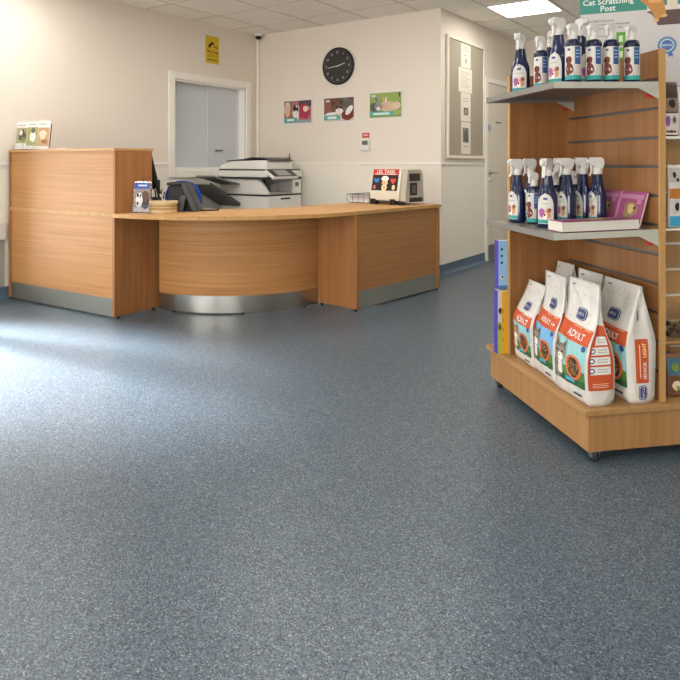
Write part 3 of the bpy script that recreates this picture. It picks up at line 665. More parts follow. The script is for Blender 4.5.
V=[(w,y,z) for y,z in P]+[(w+.05,y*.93,z-.008) for y,z in P]; b.add(V,[(5,4,3,2,1,0),(6,7,8,9,10,11)]+[(i,(i+1)%6,(i+1)%6+6,i+6) for i in range(6)],TG); cpn=b.build('control_side',t,bevel=.004)
b=MB(); b.box(w+.046,w+.0525,-.085,.085,.20,.265,BLACK); b.build('display',cpn)
b=MB(); b.box(w+.046,w+.0525,-.075,.035,.080,.185,BLACKM); b.box(w+.0525,w+.054,-.045,.01,.10,.165,PG); b.build('tag_slot',cpn)
b=MB(); b.box(w+.04,w+.065,-.08,.10,.022,.060,BLACK); b.build('tag_tray',cpn)
for x in (-.11,.09,.175):
    b=MB(); b.rbox(x-.028,x+.020,-d-.016,-d+.05,0,.048 if x<.15 else .034,.008,BLACK); b.build('foot',t)
b=MB(); b.rbox(-.11,-.06,d-.05,d-.005,0,.03,.008,BLACK); b.build('foot',t)

# wire letter tray with papers
t=thing('letter_tray','black wire letter tray holding papers left of the tag machine','letter tray',(2.065,-.80,.7405),-4)
b=MB()
for z in (.004,.075):
    b.tube([(-.12,-.16,z),(.12,-.16,z),(.12,.16,z),(-.12,.16,z),(-.12,-.16,z)],.0035 if z>.05 else .0025,BLACK)
for i in range(9):
    x=-.12+.03*i; b.tube([(x,-.16,.004),(x,.16,.004)],.0015,BLACK)
for x,y in ((-.12,-.16),(.12,-.16),(.12,.16),(-.12,.16),(0,-.16),(0,.16),(-.12,0),(.12,0),(-.06,-.16),(.06,-.16)): b.tube([(x,y,.004),(x*1.04,y*1.03,.075)],.002,BLACK)
b.build('wire_frame',t)
for i,(z,cc,dx) in enumerate(((.008,'#e6e2da',0),(.028,'#cfc6c2',.004),(.046,'#b9a9a6',-.003))):
    b=MB(); b.box(-.105+dx,.105+dx,-.148,.148,z,z+.016,mat(cc,.7)); tag(b.build('paper_stack',loc=(2.065,-.80,.7405),rotz=-4),['white paper stack at the bottom of the wire tray','grey paper stack in the middle of wire tray','dusky pink paper stack on top in the wire tray'][i],'papers')

# ================================================================== shelving gondola
NX,NY=4.795,-3.072; GR=45.4
gc,gs=math.cos(R_(GR)),math.sin(R_(GR))
def G(x,y,z=0): return (NX+x*gc-y*gs,NY+x*gs+y*gc,z)
ZB=.200; XE=.82
t=thing('display_gondola','beech slatwall display gondola on castors stocked with pet products','shelving unit',(NX,NY,0),GR)
b=MB(); z0=.044; z1=.179
b.box(-.314,XE-.012,-.026,-.008,z0,z1,G_V); b.box(-.314,XE-.012,.815,.833,z0,z1,G_V); b.box(-.314,-.296,-.008,.815,z0,z1,G_V); b.box(XE-.03,XE-.012,-.008,.815,z0,z1,G_V); b.box(-.296,XE-.03,-.008,.815,z0+.002,z0+.018,G_V)
b.build('plinth',t,bevel=.0015)
b=MB(); b.box(-.333,XE,-.040,.845,z1,ZB,G_TOP); b.build('plinth_top',t,bevel=.002)
GROOVE=mat('#3c342c',.5,.4); ALU=mat('#55504b',.5,.2); PVC=mat('#e9e4d6',.35)
gz=[.308+.11*i for i in range(12)]
# central slat panel (grooves on both faces)
def slat(name,x0,x1,y0,y1,ztop,faces,par,axis,ms,mg,edge):
    b=MB(); zz=[ZB]+[z for z in gz if z<ztop-.04]+[ztop]
    g=.006; dp=.007
    # core
    if axis=='x': b.box(x0+dp,x1-dp,y0+.002,y1-.002,ZB,ztop-.002,mg)
    else: b.box(x0+.002,x1-.002,y0+dp,y1-dp,ZB,ztop-.002,mg)
    for a,c in zip(zz,zz[1:]):
        aa=a+(g if a>ZB else 0); cc=c-(g if c<ztop else 0)
        if axis=='x':
            b.box(x0,x0+dp,y0+.004,y1,aa,cc,ms[0]); b.box(x1-dp,x1,y0+.004,y1,aa,cc,ms[1])
        else:
            b.box(x0,x1,y0,y0+dp,aa,cc,ms[0]); b.box(x0,x1,y1-dp,y1,aa,cc,ms[1])
    o=b.build(name,par)
    return o
slat('slat_panel',-.006,.015,0.0,.652,1.519,2,t,'x',(G_SL,G_LT),ALU,None)
b=MB(); b.box(-.007,.016,-.006,.004,ZB,1.520,G_ED); b.build('edge_strip',t)
b=MB(); b.box(-.296,.026,.652,.672,ZB,1.500,wood('beech_end_panel','#946439','#80522b','z')); b.build('end_panel',t)
b=MB(); b.box(-.300,-.296,.651,.673,ZB,1.500,G_ED); b.build('edge_strip',t)
o=slat('slat_panel',.0155,.80,.295,.321,1.412,2,t,'y',(G_LT,G_LT),PVC,None)
# two cantilever metal shelves
METP=None
def perforated():
    m=mat('#b4ada2',.42,.4).copy(); m.name='perforated_metal'; nt=m.node_tree; N=nt.nodes.new; L=nt.links.new
    tc=N('ShaderNodeTexCoord'); v=N('ShaderNodeTexVoronoi'); v.inputs['Scale'].default_value=80; v.inputs['Randomness'].default_value=0; L(tc.outputs['Object'],v.inputs['Vector'])
    c=N('ShaderNodeValToRGB'); e=c.color_ramp.elements; e[0].position=.40; e[0].color=(.03,.028,.025,1); e[1].position=.44; e[1].color=lin('#a9a297'); L(v.outputs['Distance'],c.inputs[0])
    L(c.outputs[0],nt.nodes['Principled BSDF'].inputs['Base Color']); return m
PERF=perforated(); REDC=mat('#b3241e',.4)
def gshelf(par,zt,D=.436,y0=.0,y1=.60,xr=-.0065,sg=-1,name='shelf'):
    s=MB(); th=.024
    x0=-D; x1=xr
    s.box(x0+.002,x1-.004,y0+.002,y1-.002,zt-.004,zt-.001,PERF)
    TL=T(x0,0,zt)@RY(-1.25)@T(-x0,0,-zt); s.v=[tuple(TL@Vector(v)) for v in s.v]
    o=s.build(name,par)
    s=MB(); s.box(x0,x0+.002,y0,y1,zt-th,zt,METAL_GR); s.box(x0,x1-.004,y1-.002,y1,zt-th,zt,METAL_GR); s.box(x0,x0+.015,y0+.002,y1-.002,zt-th,zt-th+.002,METAL_GR); s.v=[tuple(TL@Vector(v)) for v in s.v]; s.build('front_lip',o)  # front lip greyer than side lip: its shading is put into the colour
    s=MB(); s.box(x0,x1-.004,y0,y0+.002,zt-th,zt,METAL_CR); s.v=[tuple(TL@Vector(v)) for v in s.v]; s.build('side_lip',o)
    zt+=.0094
    for yy in (y0+.003,y1-.006):
        s=MB(); s.add([(x1,yy,zt-.02),(x1-.09,yy,zt-.022),(x1,yy,zt-.065),(x1,yy+.003,zt-.02),(x1-.09,yy+.003,zt-.022),(x1,yy+.003,zt-.065)],[(0,1,2),(5,4,3),(0,3,4,1),(1,4,5,2),(2,5,3,0)],METAL_CR); s.build('bracket',o)
        s=MB(); s.box(x1-.045,x1-.0015,yy+.006,yy+.012,zt-.060,zt-.028,REDC); s.build('bracket_clip',o)
    return o
ZS1,ZS2=.835,1.387
def onshelf(p):
    x=(p[0]-NX)*gc+(p[1]-NY)*gs
    return (p[0],p[1],p[2]+max(0,(x+.436))*math.tan(R_(1.25))+.0006)
gshelf(t,ZS1); gshelf(t,ZS2)
# castors
for x,y in ((-.277,-.004),(-.285,.79),(XE-.05,.02),(XE-.05,.80)):
    b=MB(); b.box(x-.02,x+.02,y-.02,y+.02,.041,.044,STEEL); b.box(x-.016,x-.012,y-.012,y+.012,.018,.042,STEEL); b.box(x+.012,x+.016,y-.012,y+.012,.018,.042,STEEL); cs_=b.build('castor',t)
    b=MB(); b.lathe([(.016,-.010),(.021,-.008),(.021,.008),(.016,.010)],BLACKM,T(x,y,.0215)@RY(90),18); b.build('wheel',cs_)
# small rack ledge for upper books on far face of end panel
b=MB(); b.box(-.33,-.06,.673,.735,.497,.502,METAL_GR); b.build('book_ledge',t)

# ------------------------------------------------------------------ pet food bags
OR=c_('#c2532a'); ORD=c_('#b8481f'); BAGW=mat('#d4cfc6',.35,0,.03,.5,.15); LOGO=mat('#22376f',.4); SKY=c_('#8fbfc0'); SKYB=c_('#6fa8cf'); GRS=c_('#4f7a3a'); GRS2=c_('#2f5a34')
KIB=[c_('#7a5634'),c_('#9a7145'),c_('#5a4026')]
_nt=BAGW.node_tree; _tc=_nt.nodes.new('ShaderNodeTexCoord'); _n=_nt.nodes.new('ShaderNodeTexNoise'); _n.inputs['Scale'].default_value=17; _n.inputs['Detail'].default_value=2; _n.inputs['Distortion'].default_value=1.2
_b=_nt.nodes.new('ShaderNodeBump'); _b.inputs['Strength'].default_value=.55; _b.inputs['Distance'].default_value=.012
_nt.links.new(_tc.outputs['Object'],_n.inputs['Vector']); _nt.links.new(_n.outputs['Fac'],_b.inputs['Height']); _nt.links.new(_b.outputs[0],_nt.nodes['Principled BSDF'].inputs['Normal'])
def food_bag(name_label,loc,rz,w,d,H,text,kind,grp='pet food bags on the gondola plinth'):
    def hd(v):    # half depth by height fraction
        if kind>=2: K=[(0,.86),(.04,1.0),(.25,1.06),(.50,1.12),(.58,1.02),(.75,.58),(.90,.20),(.97,.04),(1.0,.03)]
        else: K=[(0,.86),(.04,1.0),(.25,1.08),(.38,1.06),(.50,.80),(.60,.42),(.70,.17),(.80,.06),(1.0,.03)]
        for (a,p),(c,q) in zip(K,K[1:]):
            if v<=c: f=(v-a)/(c-a); return d/2*(p+(q-p)*f)
        return d/2*.03
    def hw(v): return w/2*(.97+.03*min(1,v*12))*(1-.02*math.sin(v*PI))
    def bulge(v): return .014*math.sin(min(1,max(0,v/.8))*PI)
    def crease(u,v,s): return .0016*math.sin(u*7+v*19+s)+.001*math.sin(u*17-v*31)
    lean=.0
    def front(u,v,h=0,side=-1):
        y=side*(hd(v)+bulge(v)*(1-abs(u)**2.5)+crease(u,v,side)*(1-abs(u)**4)*(1 if v<.9 else .2)+h); return (u*hw(v),y,v*H)
    def sidep(s_,v,h=0,sg=1):
        q=max(0,(v-.45)/.55); ins=.55*d/2*min(1,q*1.2)*(1-abs(s_)); out=.010*(1-s_*s_)*max(0,1-v/.55)
        return (sg*(hw(v)+out-ins+h),s_*hd(v),v*H)
    nv=26; nu=12; ns=4; V=[];F=[]
    for j in range(nv+1):
        v=j/nv; ring=[front(-1+2*i/nu,v) for i in range(nu+1)]
        ring+= [sidep(-1+2*i/ns,v) for i in range(1,ns)]
        ring+= [front(1-2*i/nu,v,0,1) for i in range(nu+1)]
        ring+= [sidep(1-2*i/ns,v,0,-1) for i in range(1,ns)]
        V+=ring
    n=len(ring)
    for j in range(nv):
        for i in range(n): F.append((j*n+i,j*n+(i+1)%n,(j+1)*n+(i+1)%n,(j+1)*n+i))
    F.append(tuple(range(n-1,-1,-1))); F.append(tuple(nv*n+i for i in range(n)))
    b=MB(); b.add(V,F,BAGW,I4,True)
    A=w/2/H
    fm=lambda u,v,h: front(u,v,h+.0012)
    # orange band (sloping) and picture
    b.art_rect(-.97,.97,.13,.54,.0,SKYB if kind==1 else SKY,fm,16,14)
    b.art_rect(-.97,.97,.13,.27,.0006,GRS,fm,16,5); b.art_rect(-.97,.97,.13,.19,.0010,GRS2,fm,16,2)
    b.art_rect(-.97,.97,.505,.635,.0006,OR,fm,16,6,-.012)
    b.art_rect(-.5,.9,.512,.518,.0010,ORD,fm,10,1,-.012)
    # cat
    cg=c_('#8a7d6c') if kind!=2 else c_('#b9895c'); cw=c_('#e8e2d8'); cd=c_('#4c4238')
    b.art_ell(-.60,.25,.36,.11,.0016,cg,fm,20,4,.06); b.art_ell(-.46,.365,.40,.075,.0020,cg,fm,22,0,.04)
    b.art_poly([(-.86,.385),(-.84,.49),(-.56,.43)],.0020,cg,fm); b.art_poly([(-.36,.43),(-.08,.49),(-.10,.375)],.0020,cg,fm); b.art_poly([(-.81,.40),(-.79,.465),(-.62,.425)],.0022,cd,fm); b.art_poly([(-.32,.425),(-.14,.465),(-.15,.39)],.0022,cd,fm)
    b.art_ell(-.40,.330,.20,.034,.0024,cw,fm); b.art_ell(-.48,.245,.24,.075,.0022,cw,fm,16,0,.1); b.art_ell(-.62,.375,.07,.013,.0026,BLACKM,fm); b.art_ell(-.26,.370,.07,.013,.0026,BLACKM,fm); b.art_ell(-.40,.342,.045,.008,.0028,c_('#c98878'),fm)
    for q in range(4): b.art_ell(-.64+.12*q,.425,.022,.018,.0023,cd,fm,10,0)
    for q in range(3): b.art_ell(-.84+.05*q,.25-.03*q,.03,.05,.0021,cd,fm,10,0)
    # kibble bowl
    bu,bv=.40,.285; b.art_ell(bu,bv,.44,.42*A*1.02,.0026,c_('#d9703f'),fm,28); b.art_ell(bu,bv,.34,.34*A*1.02,.0030,c_('#2f2418'),fm,24)
    rn=random.Random(kind+3)
    for q in range(75):
        a=rn.random()*2*PI; r=.31*math.sqrt(rn.random()); b.art_ell(bu+r*math.cos(a),bv+r*math.sin(a)*A,.045,.045*A,.0034+.0002*(q%3),KIB[q%3],fm,7)
    b.art_rect(-.1,.45,.155,.185,.0020,c_('#49a0c4'),fm,4); b.art_ell(.82,.46,.1,.1*A,.0016,c_('#2d4f86'),fm)
    # brand oval + text
    lu,lv=.10,.715
    def rr(cu,cv,ru,rv,h,m,n=24):
        P=[]
        for i in range(n):
            a=2*PI*i/n; c,s=math.cos(a),math.sin(a); r=(abs(c)**4+abs(s)**4)**(-.25); P.append((cu+ru*c*r,cv+rv*s*r))
        b.add([fm(cu,cv,h)]+[fm(u,v,h) for u,v in P],[(0,i+1,(i+1)%n+1) for i in range(n)],m)
    rr(lu,lv,.32,.052,.0010,LOGO); rr(lu,lv,.290,.0455,.0018,WHITE); rr(lu,lv,.272,.0420,.0026,LOGO)
    f2=lambda u,v,h: fm(lu+u/(w/2),lv+v/H,h)
    b.art_text('RSPCA',0,0,.0150,.0036,WHITE,f2,False)
    f3=lambda u,v,h: fm(.22+u/(w/2),.568+v/H-.012*(.22+u/(w/2)+.97),h)
    b.art_text(text,0,-.002,.033 if len(text)<7 else .026,.0016,WHITE,f3,True)
    b.art_rect(-.1,.85,.612,.617,.0014,c_('#f0c3a8'),fm,4,1,-.012)
    for q,(u0,u1) in enumerate(((-.72,-.5),(-.35,-.28),(.05,.2),(.4,.55))): b.art_rect(u0,u1,.872-.01*q*0,.876,.0006,TXT,fm,2)
    b.art_poly([(-.7,.95),(-.55,.956),(-.4,.951),(-.5,.944),(-.65,.944)],.0006,c_('#55565e'),fm)
    b.art_rect(.3,.75,.055,.075,.0008,c_('#4a4a50'),fm,3)
    # side gusset (+x faces the aisle corner)
    fs=lambda s_,v,h: sidep(s_,v,h+.0012)
    if kind!=3:
        b.art_rect(-.88,.88,.13,.66,.0,OR,fs,8,14)
        for q,(v0,v1) in enumerate(((.50,.57),(.42,.485),(.34,.405),(.26,.325))):
            b.art_rect(-.70 if q else -.5,.66,v0,v1,.0006,WHITE,fs,6,3)
            if q: b.art_ell(-.62,(v0+v1)/2,.20,.022,.0010,LOGO,fs,14); b.art_ell(-.62,(v0+v1)/2,.12,.013,.0014,WHITE,fs,12)
            for r in range(2): b.art_rect(-.25,.5,v0+.02+.02*r,v0+.026+.02*r,.0010,TXT,fs,4)
        for q in range(3): b.art_rect(-.6,.5,.155+.014*q,.159+.014*q,.0006,c_('#efc9b4'),fs,4)
    else:
        b.art_rect(-.46,.46,.175,.545,.0,OR,fs,4,10)
        f4=lambda u,v,h: fs(u/(d/2),.36+v/H,h)
        b.art_text('SENIOR',.009,-.034,.0185,.0014,WHITE,f4,True,90); b.art_text('LIGHT',.009,.040,.0185,.0014,c_('#f6d9a0'),f4,True,90); b.art_rect(-.2,-.13,.22,.50,.0012,c_('#f0c3a8'),fs,1,6)
        def rr2(ru,rv,h,m,n=24):
            P=[]
            for i in range(n):
                a=2*PI*i/n; c,s=math.cos(a),math.sin(a); r=(abs(c)**4+abs(s)**4)**(-.25); P.append((ru*c*r,.095+rv*s*r))
            b.add([fs(0,.095,h)]+[fs(u,v,h) for u,v in P],[(0,i+1,(i+1)%n+1) for i in range(n)],m)
        rr2(.32,.062,.0006,LOGO); rr2(.275,.056,.0012,WHITE); rr2(.245,.052,.0018,LOGO)
        f5=lambda u,v,h: fs(u/(d/2),.095+v/H,h); b.art_text('RSPCA',0,0,.014,.0026,WHITE,f5,False,90)
        b.art_poly([fsx for fsx in ((-.35,.70),(-.1,.70),(-.05,.78),(-.3,.79))],.0006,c_('#6d7488'),fs)
    o=b.build('pet_food_bag',loc=loc,rotz=rz); return tag(o,name_label,'pet food bag',grp)
BR=GR-90
food_bag('white and orange adult cat food bag standing on the near front corner',G(-.252,.104,ZB+.001),BR+1,.215,.112,.442,'ADULT',0)
food_bag('blue skied cat food bag standing second from the near corner',G(-.244,.332,ZB+.001),BR-5,.200,.100,.430,'ADULT 1+',1)
food_bag('orange cat food bag furthest from the near corner, half hidden by the blue one',G(-.222,.528,ZB+.001),BR-3,.19,.135,.355,'ADULT',2)
food_bag('white senior food bag with upright orange side label beside the slat panel',G(-.082,.118,ZB+.001),BR-1,.25,.106,.432,'ADULT',3)
food_bag('plain topped food bag standing behind the others against the slats',G(-.068,.360,ZB+.001),BR,.19,.088,.430,'ADULT',1)
food_bag('food bag furthest back by the slats in the plinth corner',G(-.066,.565,ZB+.001),BR,.15,.09,.435,'ADULT',2)

# ------------------------------------------------------------------ spray bottles
TEAL=c_('#33928c'); PINK=c_('#a2568f'); BRN=c_('#6a3324'); TAN=c_('#c08a5c'); WP=mat('#cdc9c2',.35); LBL=mat('#c6c1b9',.4)
def trig_bottle(label,loc,rz,grp):
    t=thing('trigger_spray_bottle',label,'spray bottle',loc,rz,grp)
    prof=[(.0,0),(.036,0),(.0400,.004),(.0405,.02),(.0405,.112),(.0385,.126),(.0335,.140),(.0285,.152),(.0255,.168),(.0225,.188),(.0200,.205)]
    b=MB(); b.lathe(prof,NAVY,I4,28,1,.78); b.build('bottle_body',t)
    def R(z):
        for (a,p),(c,q) in zip(prof[1:],prof[2:]):
            if z<=q: return a+(c-a)*(z-p)/max(1e-6,q-p)
        return .020
    def fm(u,z,h):     # u metres along the face, facing -y
        a=u/.040; r=R(z)+.0006+h; return (r*math.sin(a),-r*.78*math.cos(a),z)
    b=MB()
    def arch(w,z0,z1,h,m,rows=14):
        V=[];F=[];nu=10
        for j in range(rows+1):
            f=j/rows; z=z0+(z1-z0)*f; k=1 if f<.55 else math.sqrt(max(0,1-((f-.55)/.45)**2)); k=max(k,.04)
            for i in range(nu+1): V.append(fm(w*k*(-1+2*i/nu),z,h))
        for j in range(rows):
            for i in range(nu): a=j*(nu+1)+i; F.append((a,a+1,a+nu+2,a+nu+1))
        b.add(V,F,m,I4,True)
    arch(.033,.014,.134,.0,LBL); 
    b.art_ell(-.014,.058,.012,.018,.0006,PINK,fm,14,0,.15); b.art_ell(.010,.054,.011,.020,.0007,TAN,fm,14,0,.15); b.art_ell(.0,.045,.007,.014,.0009,c_('#e9ddcb'),fm,12,0,.1); b.art_ell(-.002,.050,.004,.006,.0012,BRN,fm,10); b.art_ell(.016,.068,.007,.009,.0009,c_('#7c4b33'),fm,10,0,.1)
    b.art_rect(-.033,.033,.016,.030,.0005,TEAL,fm,8); b.art_rect(-.008,.008,.108,.117,.0005,LOGO,fm,3); b.art_rect(-.016,.016,.092,.095,.0005,TXT,fm,3)
    b.build('label',t)
    b=MB(); b.lathe([(.0195,.203),(.0205,.205),(.0200,.226),(.018,.228)],WP,I4,20); b.build('collar',t)
    b=MB(); P=[(.018,.226),(-.015,.226),(-.018,.238),(-.030,.241),(-.036,.246),(-.037,.264),(-.028,.272),(.012,.272),(.023,.264),(.025,.246)]   # y (front negative), z
    n=len(P); hw=.0145; HR=RZ(-14)
    V=[(-hw,y,z) for y,z in P]+[(hw,y,z) for y,z in P]; b.add(V,[tuple(range(n)),tuple(range(2*n-1,n-1,-1))]+[((i+1)%n,i,i+n,(i+1)%n+n) for i in range(n)],WP); b.v=[tuple(HR@Vector(v)) for v in b.v]; hd_=b.build('spray_head',t,bevel=.003,seg=2)
    b=MB(); b.add([(-.008,-.030,.236),(.008,-.030,.236),(.008,-.037,.235),(-.008,-.037,.235),(-.007,-.030,.205),(.007,-.030,.205),(.007,-.035,.203),(-.007,-.035,.203),(-.006,-.040,.185),(.006,-.040,.185),(.006,-.043,.187),(-.006,-.043,.187)],[(0,1,2,3),(0,4,5,1),(1,5,6,2),(2,6,7,3),(3,7,4,0),(4,8,9,5),(5,9,10,6),(6,10,11,7),(7,11,8,4),(8,11,10,9)],WP); b.v=[tuple(HR@T(-.0,.008,.010)@Vector(v)) for v in b.v]; b.build('trigger',hd_)
    b=MB(); b.lathe([(.0075,0),(.0085,.002),(.0085,.010),(.004,.011)],WP,HR@T(0,-.034,.256)@RX(90),12); b.build('nozzle',hd_)
    return t
def mist_bottle(label,loc,rz,grp):
    t=thing('pump_spray_bottle',label,'spray bottle',loc,rz,grp)
    b=MB(); b.lathe([(.0,0),(.027,0),(.0290,.003),(.0290,.138),(.0280,.146),(.024,.153),(.014,.157)],NAVYD,I4,28); b.build('bottle_body',t)
    def fm(u,z,h): a=u/.029; r=.0294+h; return (r*math.sin(a),-r*math.cos(a),z)
    b=MB(); b.art_rect(-.038,.060,.006,.128,.0,LBL,fm,18,1)
    b.art_rect(.004,.026,.062,.126,.0005,c_('#31507f'),fm,4); b.art_rect(-.038,.060,.006,.022,.0005,TEAL,fm,18)
    b.art_ell(-.016,.046,.014,.024,.0007,BRN,fm,16,0,.15); b.art_poly([(-.028,.022),(.004,.022),(-.004,.060),(-.026,.064)],.0008,BRN,fm); b.art_ell(-.018,.078,.012,.014,.0009,c_('#6d3426'),fm,14,0,.1); b.art_ell(-.025,.078,.004,.011,.0011,c_('#4a2118'),fm,10); b.art_ell(-.013,.076,.003,.003,.0012,BLACKM,fm,8)
    for q in range(4): b.art_rect(.006,.023,.050-.007*q,.052-.007*q,.0006,c_('#c7a58d'),fm,3)
    for q in range(3): b.art_rect(.007,.022,.11-.012*q,.114-.012*q,.0009,c_('#8fb2d6'),fm,3)
    b.art_rect(-.022,-.012,.112,.120,.0006,LOGO,fm,2); b.build('label',t)
    b=MB(); b.lathe([(.0140,.150),(.0155,.152),(.0150,.180),(.013,.182)],WP,I4,18); b.build('collar',t)
    b=MB(); P=[(.012,.178),(-.010,.178),(-.013,.192),(-.025,.195),(-.027,.207),(-.016,.214),(.008,.214),(.017,.205),(.016,.190)]; n=len(P); hw=.011
    V=[(-hw,y,z) for y,z in P]+[(hw,y,z) for y,z in P]; b.add(V,[tuple(range(n)),tuple(range(2*n-1,n-1,-1))]+[((i+1)%n,i,i+n,(i+1)%n+n) for i in range(n)],WP); b.v=[tuple(RZ(-50)@Vector(v)) for v in b.v]; hh_=b.build('spray_head',t,bevel=.003,seg=2)
    b=MB(); b.box(-.005,.005,-.025,-.018,.168,.197,WP,RZ(-50)); b.build('trigger',hh_,bevel=.002)
    return t
GU='spray bottles on the top shelf'; GLW='spray bottles on the middle shelf'
T0=None; M0=None
def trig(px,Y,z,rz,lab,grp):
    global T0
    loc=onshelf(PIX(px,Y,z+.0004))
    if T0 is None: T0=trig_bottle(lab,loc,rz,grp); return T0
    return dup(T0,loc,rz,lab,grp)
def mist(px,Y,z,rz,lab,grp):
    global M0
    loc=onshelf(PIX(px,Y,z+.0004))
    if M0 is None: M0=mist_bottle(lab,loc,rz,grp); return M0
    return dup(M0,loc,rz,lab,grp)
# top shelf
trig(520.5,2.86,ZS2,8,'navy trigger bottle alone at the far left of the top shelf',GU)
mist(541,2.62,ZS2,20,'labelled spray bottle second from left on the top shelf',GU)
trig(551.5,2.83,ZS2,40,'navy bottle mostly hidden behind second bottle on the top shelf',GU)
trig(558.5,2.55,ZS2,-20,'tallest navy trigger bottle on the top shelf, third in front',GU)
mist(573,2.385,ZS2,20,'dog labelled spray bottle just right of the tallest navy bottle, top shelf',GU)
trig(581,2.58,ZS2,60,'navy trigger bottle standing behind the dog labelled ones, top shelf',GU)
mist(593.5,2.40,ZS2,20,'dog labelled spray bottle, third from the right on top shelf',GU)
mist(611,2.41,ZS2,20,'dog labelled spray bottle, second from the right on top shelf',GU)
mist(631.5,2.43,ZS2,20,'dog labelled spray bottle at the right end of the top shelf',GU)
# middle shelf
trig(517,2.80,ZS1,-30,'navy trigger bottle at the far left end of the middle shelf',GLW)
trig(530.5,2.92,ZS1,-36,'navy trigger bottle at the back left of the middle shelf',GLW)
mist(534,2.735,ZS1,10,'short pump spray bottle between two navy bottles at left, middle shelf',GLW)
trig(547,2.58,ZS1,5,'frontmost navy trigger bottle on the middle shelf',GLW)
mist(555.5,2.80,ZS1,35,'short pump bottle behind the frontmost navy one, middle shelf',GLW)
trig(558,2.94,ZS1,20,'navy trigger bottle in the back row beside the end panel, middle shelf',GLW)
trig(567,2.67,ZS1,-36,'navy trigger bottle just right of the frontmost one, middle shelf',GLW)
mist(575,2.83,ZS1,35,'short pump bottle at the back between navy bottles, middle shelf',GLW)
trig(583,2.71,ZS1,-42,'navy trigger bottle second from the right on the middle shelf',GLW)
trig(597.5,2.655,ZS1,-44,'navy trigger bottle at the right end next to the pink books',GLW)

# ------------------------------------------------------------------ pink books on the middle shelf
PK=c_('#96496f'); PKD=c_('#743455'); PKL=c_('#b07a96')
def book(name,lab,w,h,th,loc,M,grp,spine=None):
    t=thing(name,lab,'book',loc,0,grp)
    b=MB(); b.box(.002,w-.002,.002,h-.002,.0015,th-.0015,mat('#cfc9bd',.8),M); b.build('pages',t)
    b=MB(); b.box(0,w,0,h,th-.0015,th,PK,M); b.box(0,w,0,h,0,.0015,PK,M); b.box(0,.0015,0,h,.0015,th-.0015,spine or PKD,M); fm=plane(M@T(0,0,th))
    b.art_rect(.008,w-.008,h-.03,h-.012,.0004,PKL,fm); b.art_ell(w*.52,h*.45,w*.26,h*.26,.0006,c_('#8c7454'),fm,20,0,.15); b.art_ell(w*.55,h*.5,w*.13,h*.15,.0010,c_('#c7a873'),fm,16,0,.15); b.art_ell(w*.68,h*.52,w*.05,h*.05,.0014,c_('#3a2b22'),fm,10); b.art_ell(w*.5,h*.16,w*.1,h*.07,.0008,c_('#8d86b8'),fm,12); b.art_rect(w*.72,w*.88,h*.64,h*.78,.0008,PKL,fm); b.art_rect(0,.012,0,h,.0006,PKL,fm)
    b.build('cover',t); return t
# leaning against the slats: cover faces -x of the gondola, leaning back
# leaning pair: the covers face the shelf front, turned a little towards the near end
def leaning(gx,gy,lab,tilt=16):
    p=onshelf(G(gx,gy,ZS1+.001)); M=RZ(GR-90)@RX(-tilt)@RX(90)
    return book('picture_book',lab,.160,.138,.010,p,M,'pink books on the middle shelf')
leaning(-.052,.372,'pink picture book leaning upright next to the spray bottles')
leaning(-.052,.206,'pink picture book leaning upright nearest the slat panel end')
book('picture_book','thick pink book lying flat along the near end of the middle shelf',.315,.105,.038,onshelf(G(-.392,.014,ZS1+.001)),RZ(GR)@RY(-1.25),'pink books on the middle shelf',mat('#d4cdc0',.7))

# ------------------------------------------------------------------ books on the far left side of the gondola
def spine_book(lab,gx,gy,gz_,w,th,h,cs_,cc,deco):
    t=thing('boxed_book',lab,'book',G(gx,gy,gz_),GR,'books behind the gondola end panel')
    b=MB(); b.box(0,w,0.001,th-.001,0,h,mat('#e9e5db',.8)); b.build('pages',t)
    b=MB(); b.box(0.0,w,-.001,.001,0,h,cc); b.box(0,w,th-.001,th+.001,0,h,cs_); b.box(-.002,0,-.001,th+.001,0,h,cs_); fm=plane(T(0,-.001,0)@RX(90)); deco(b,fm,h); b.build('cover',t)
PUR=c_('#4a3a9c'); LBU=c_('#8fb8dc')
def d1(b,fm,h):
    for q in range(3): b.art_rect(.012,.022,h*(.80-.14*q),h*(.845-.14*q),.0006,BLACKM,fm)
    b.art_ell(.018,h*.24,.011,h*.045,.0006,WP,fm,14); b.art_ell(.020,h*.25,.006,h*.02,.0009,BLACKM,fm,10); b.art_rect(0,.05,0,h*.07,.0004,c_('#3f78a8'),fm)
def d2(b,fm,h):
    b.art_rect(.020,.05,0,h*.98,.0004,c_('#d9a52c'),fm); b.art_rect(0,.02,.0,h*.5,.0005,c_('#a9b455'),fm); b.art_rect(0,.02,.5*h,h,.0005,WP,fm); b.art_ell(.012,h*.68,.008,h*.05,.0008,BLACKM,fm,12,0,.2); b.art_ell(.010,h*.42,.008,h*.05,.0008,c_('#4c5b35'),fm,12,0,.2)
    for q in range(4): b.art_rect(.024,.03,h*(.2+.15*q),h*(.26+.15*q),.0008,c_('#b8861c'),fm)
spine_book('purple spined book with light blue cover, upper one past the end panel',-.345,.675,.5035,.20,.034,.225,PUR,LBU,d1)
spine_book('purple spined book with yellow and green cover, lower one past the end panel',-.348,.675,ZB+.001,.21,.036,.295,PUR,c_('#cdd28a'),d2)

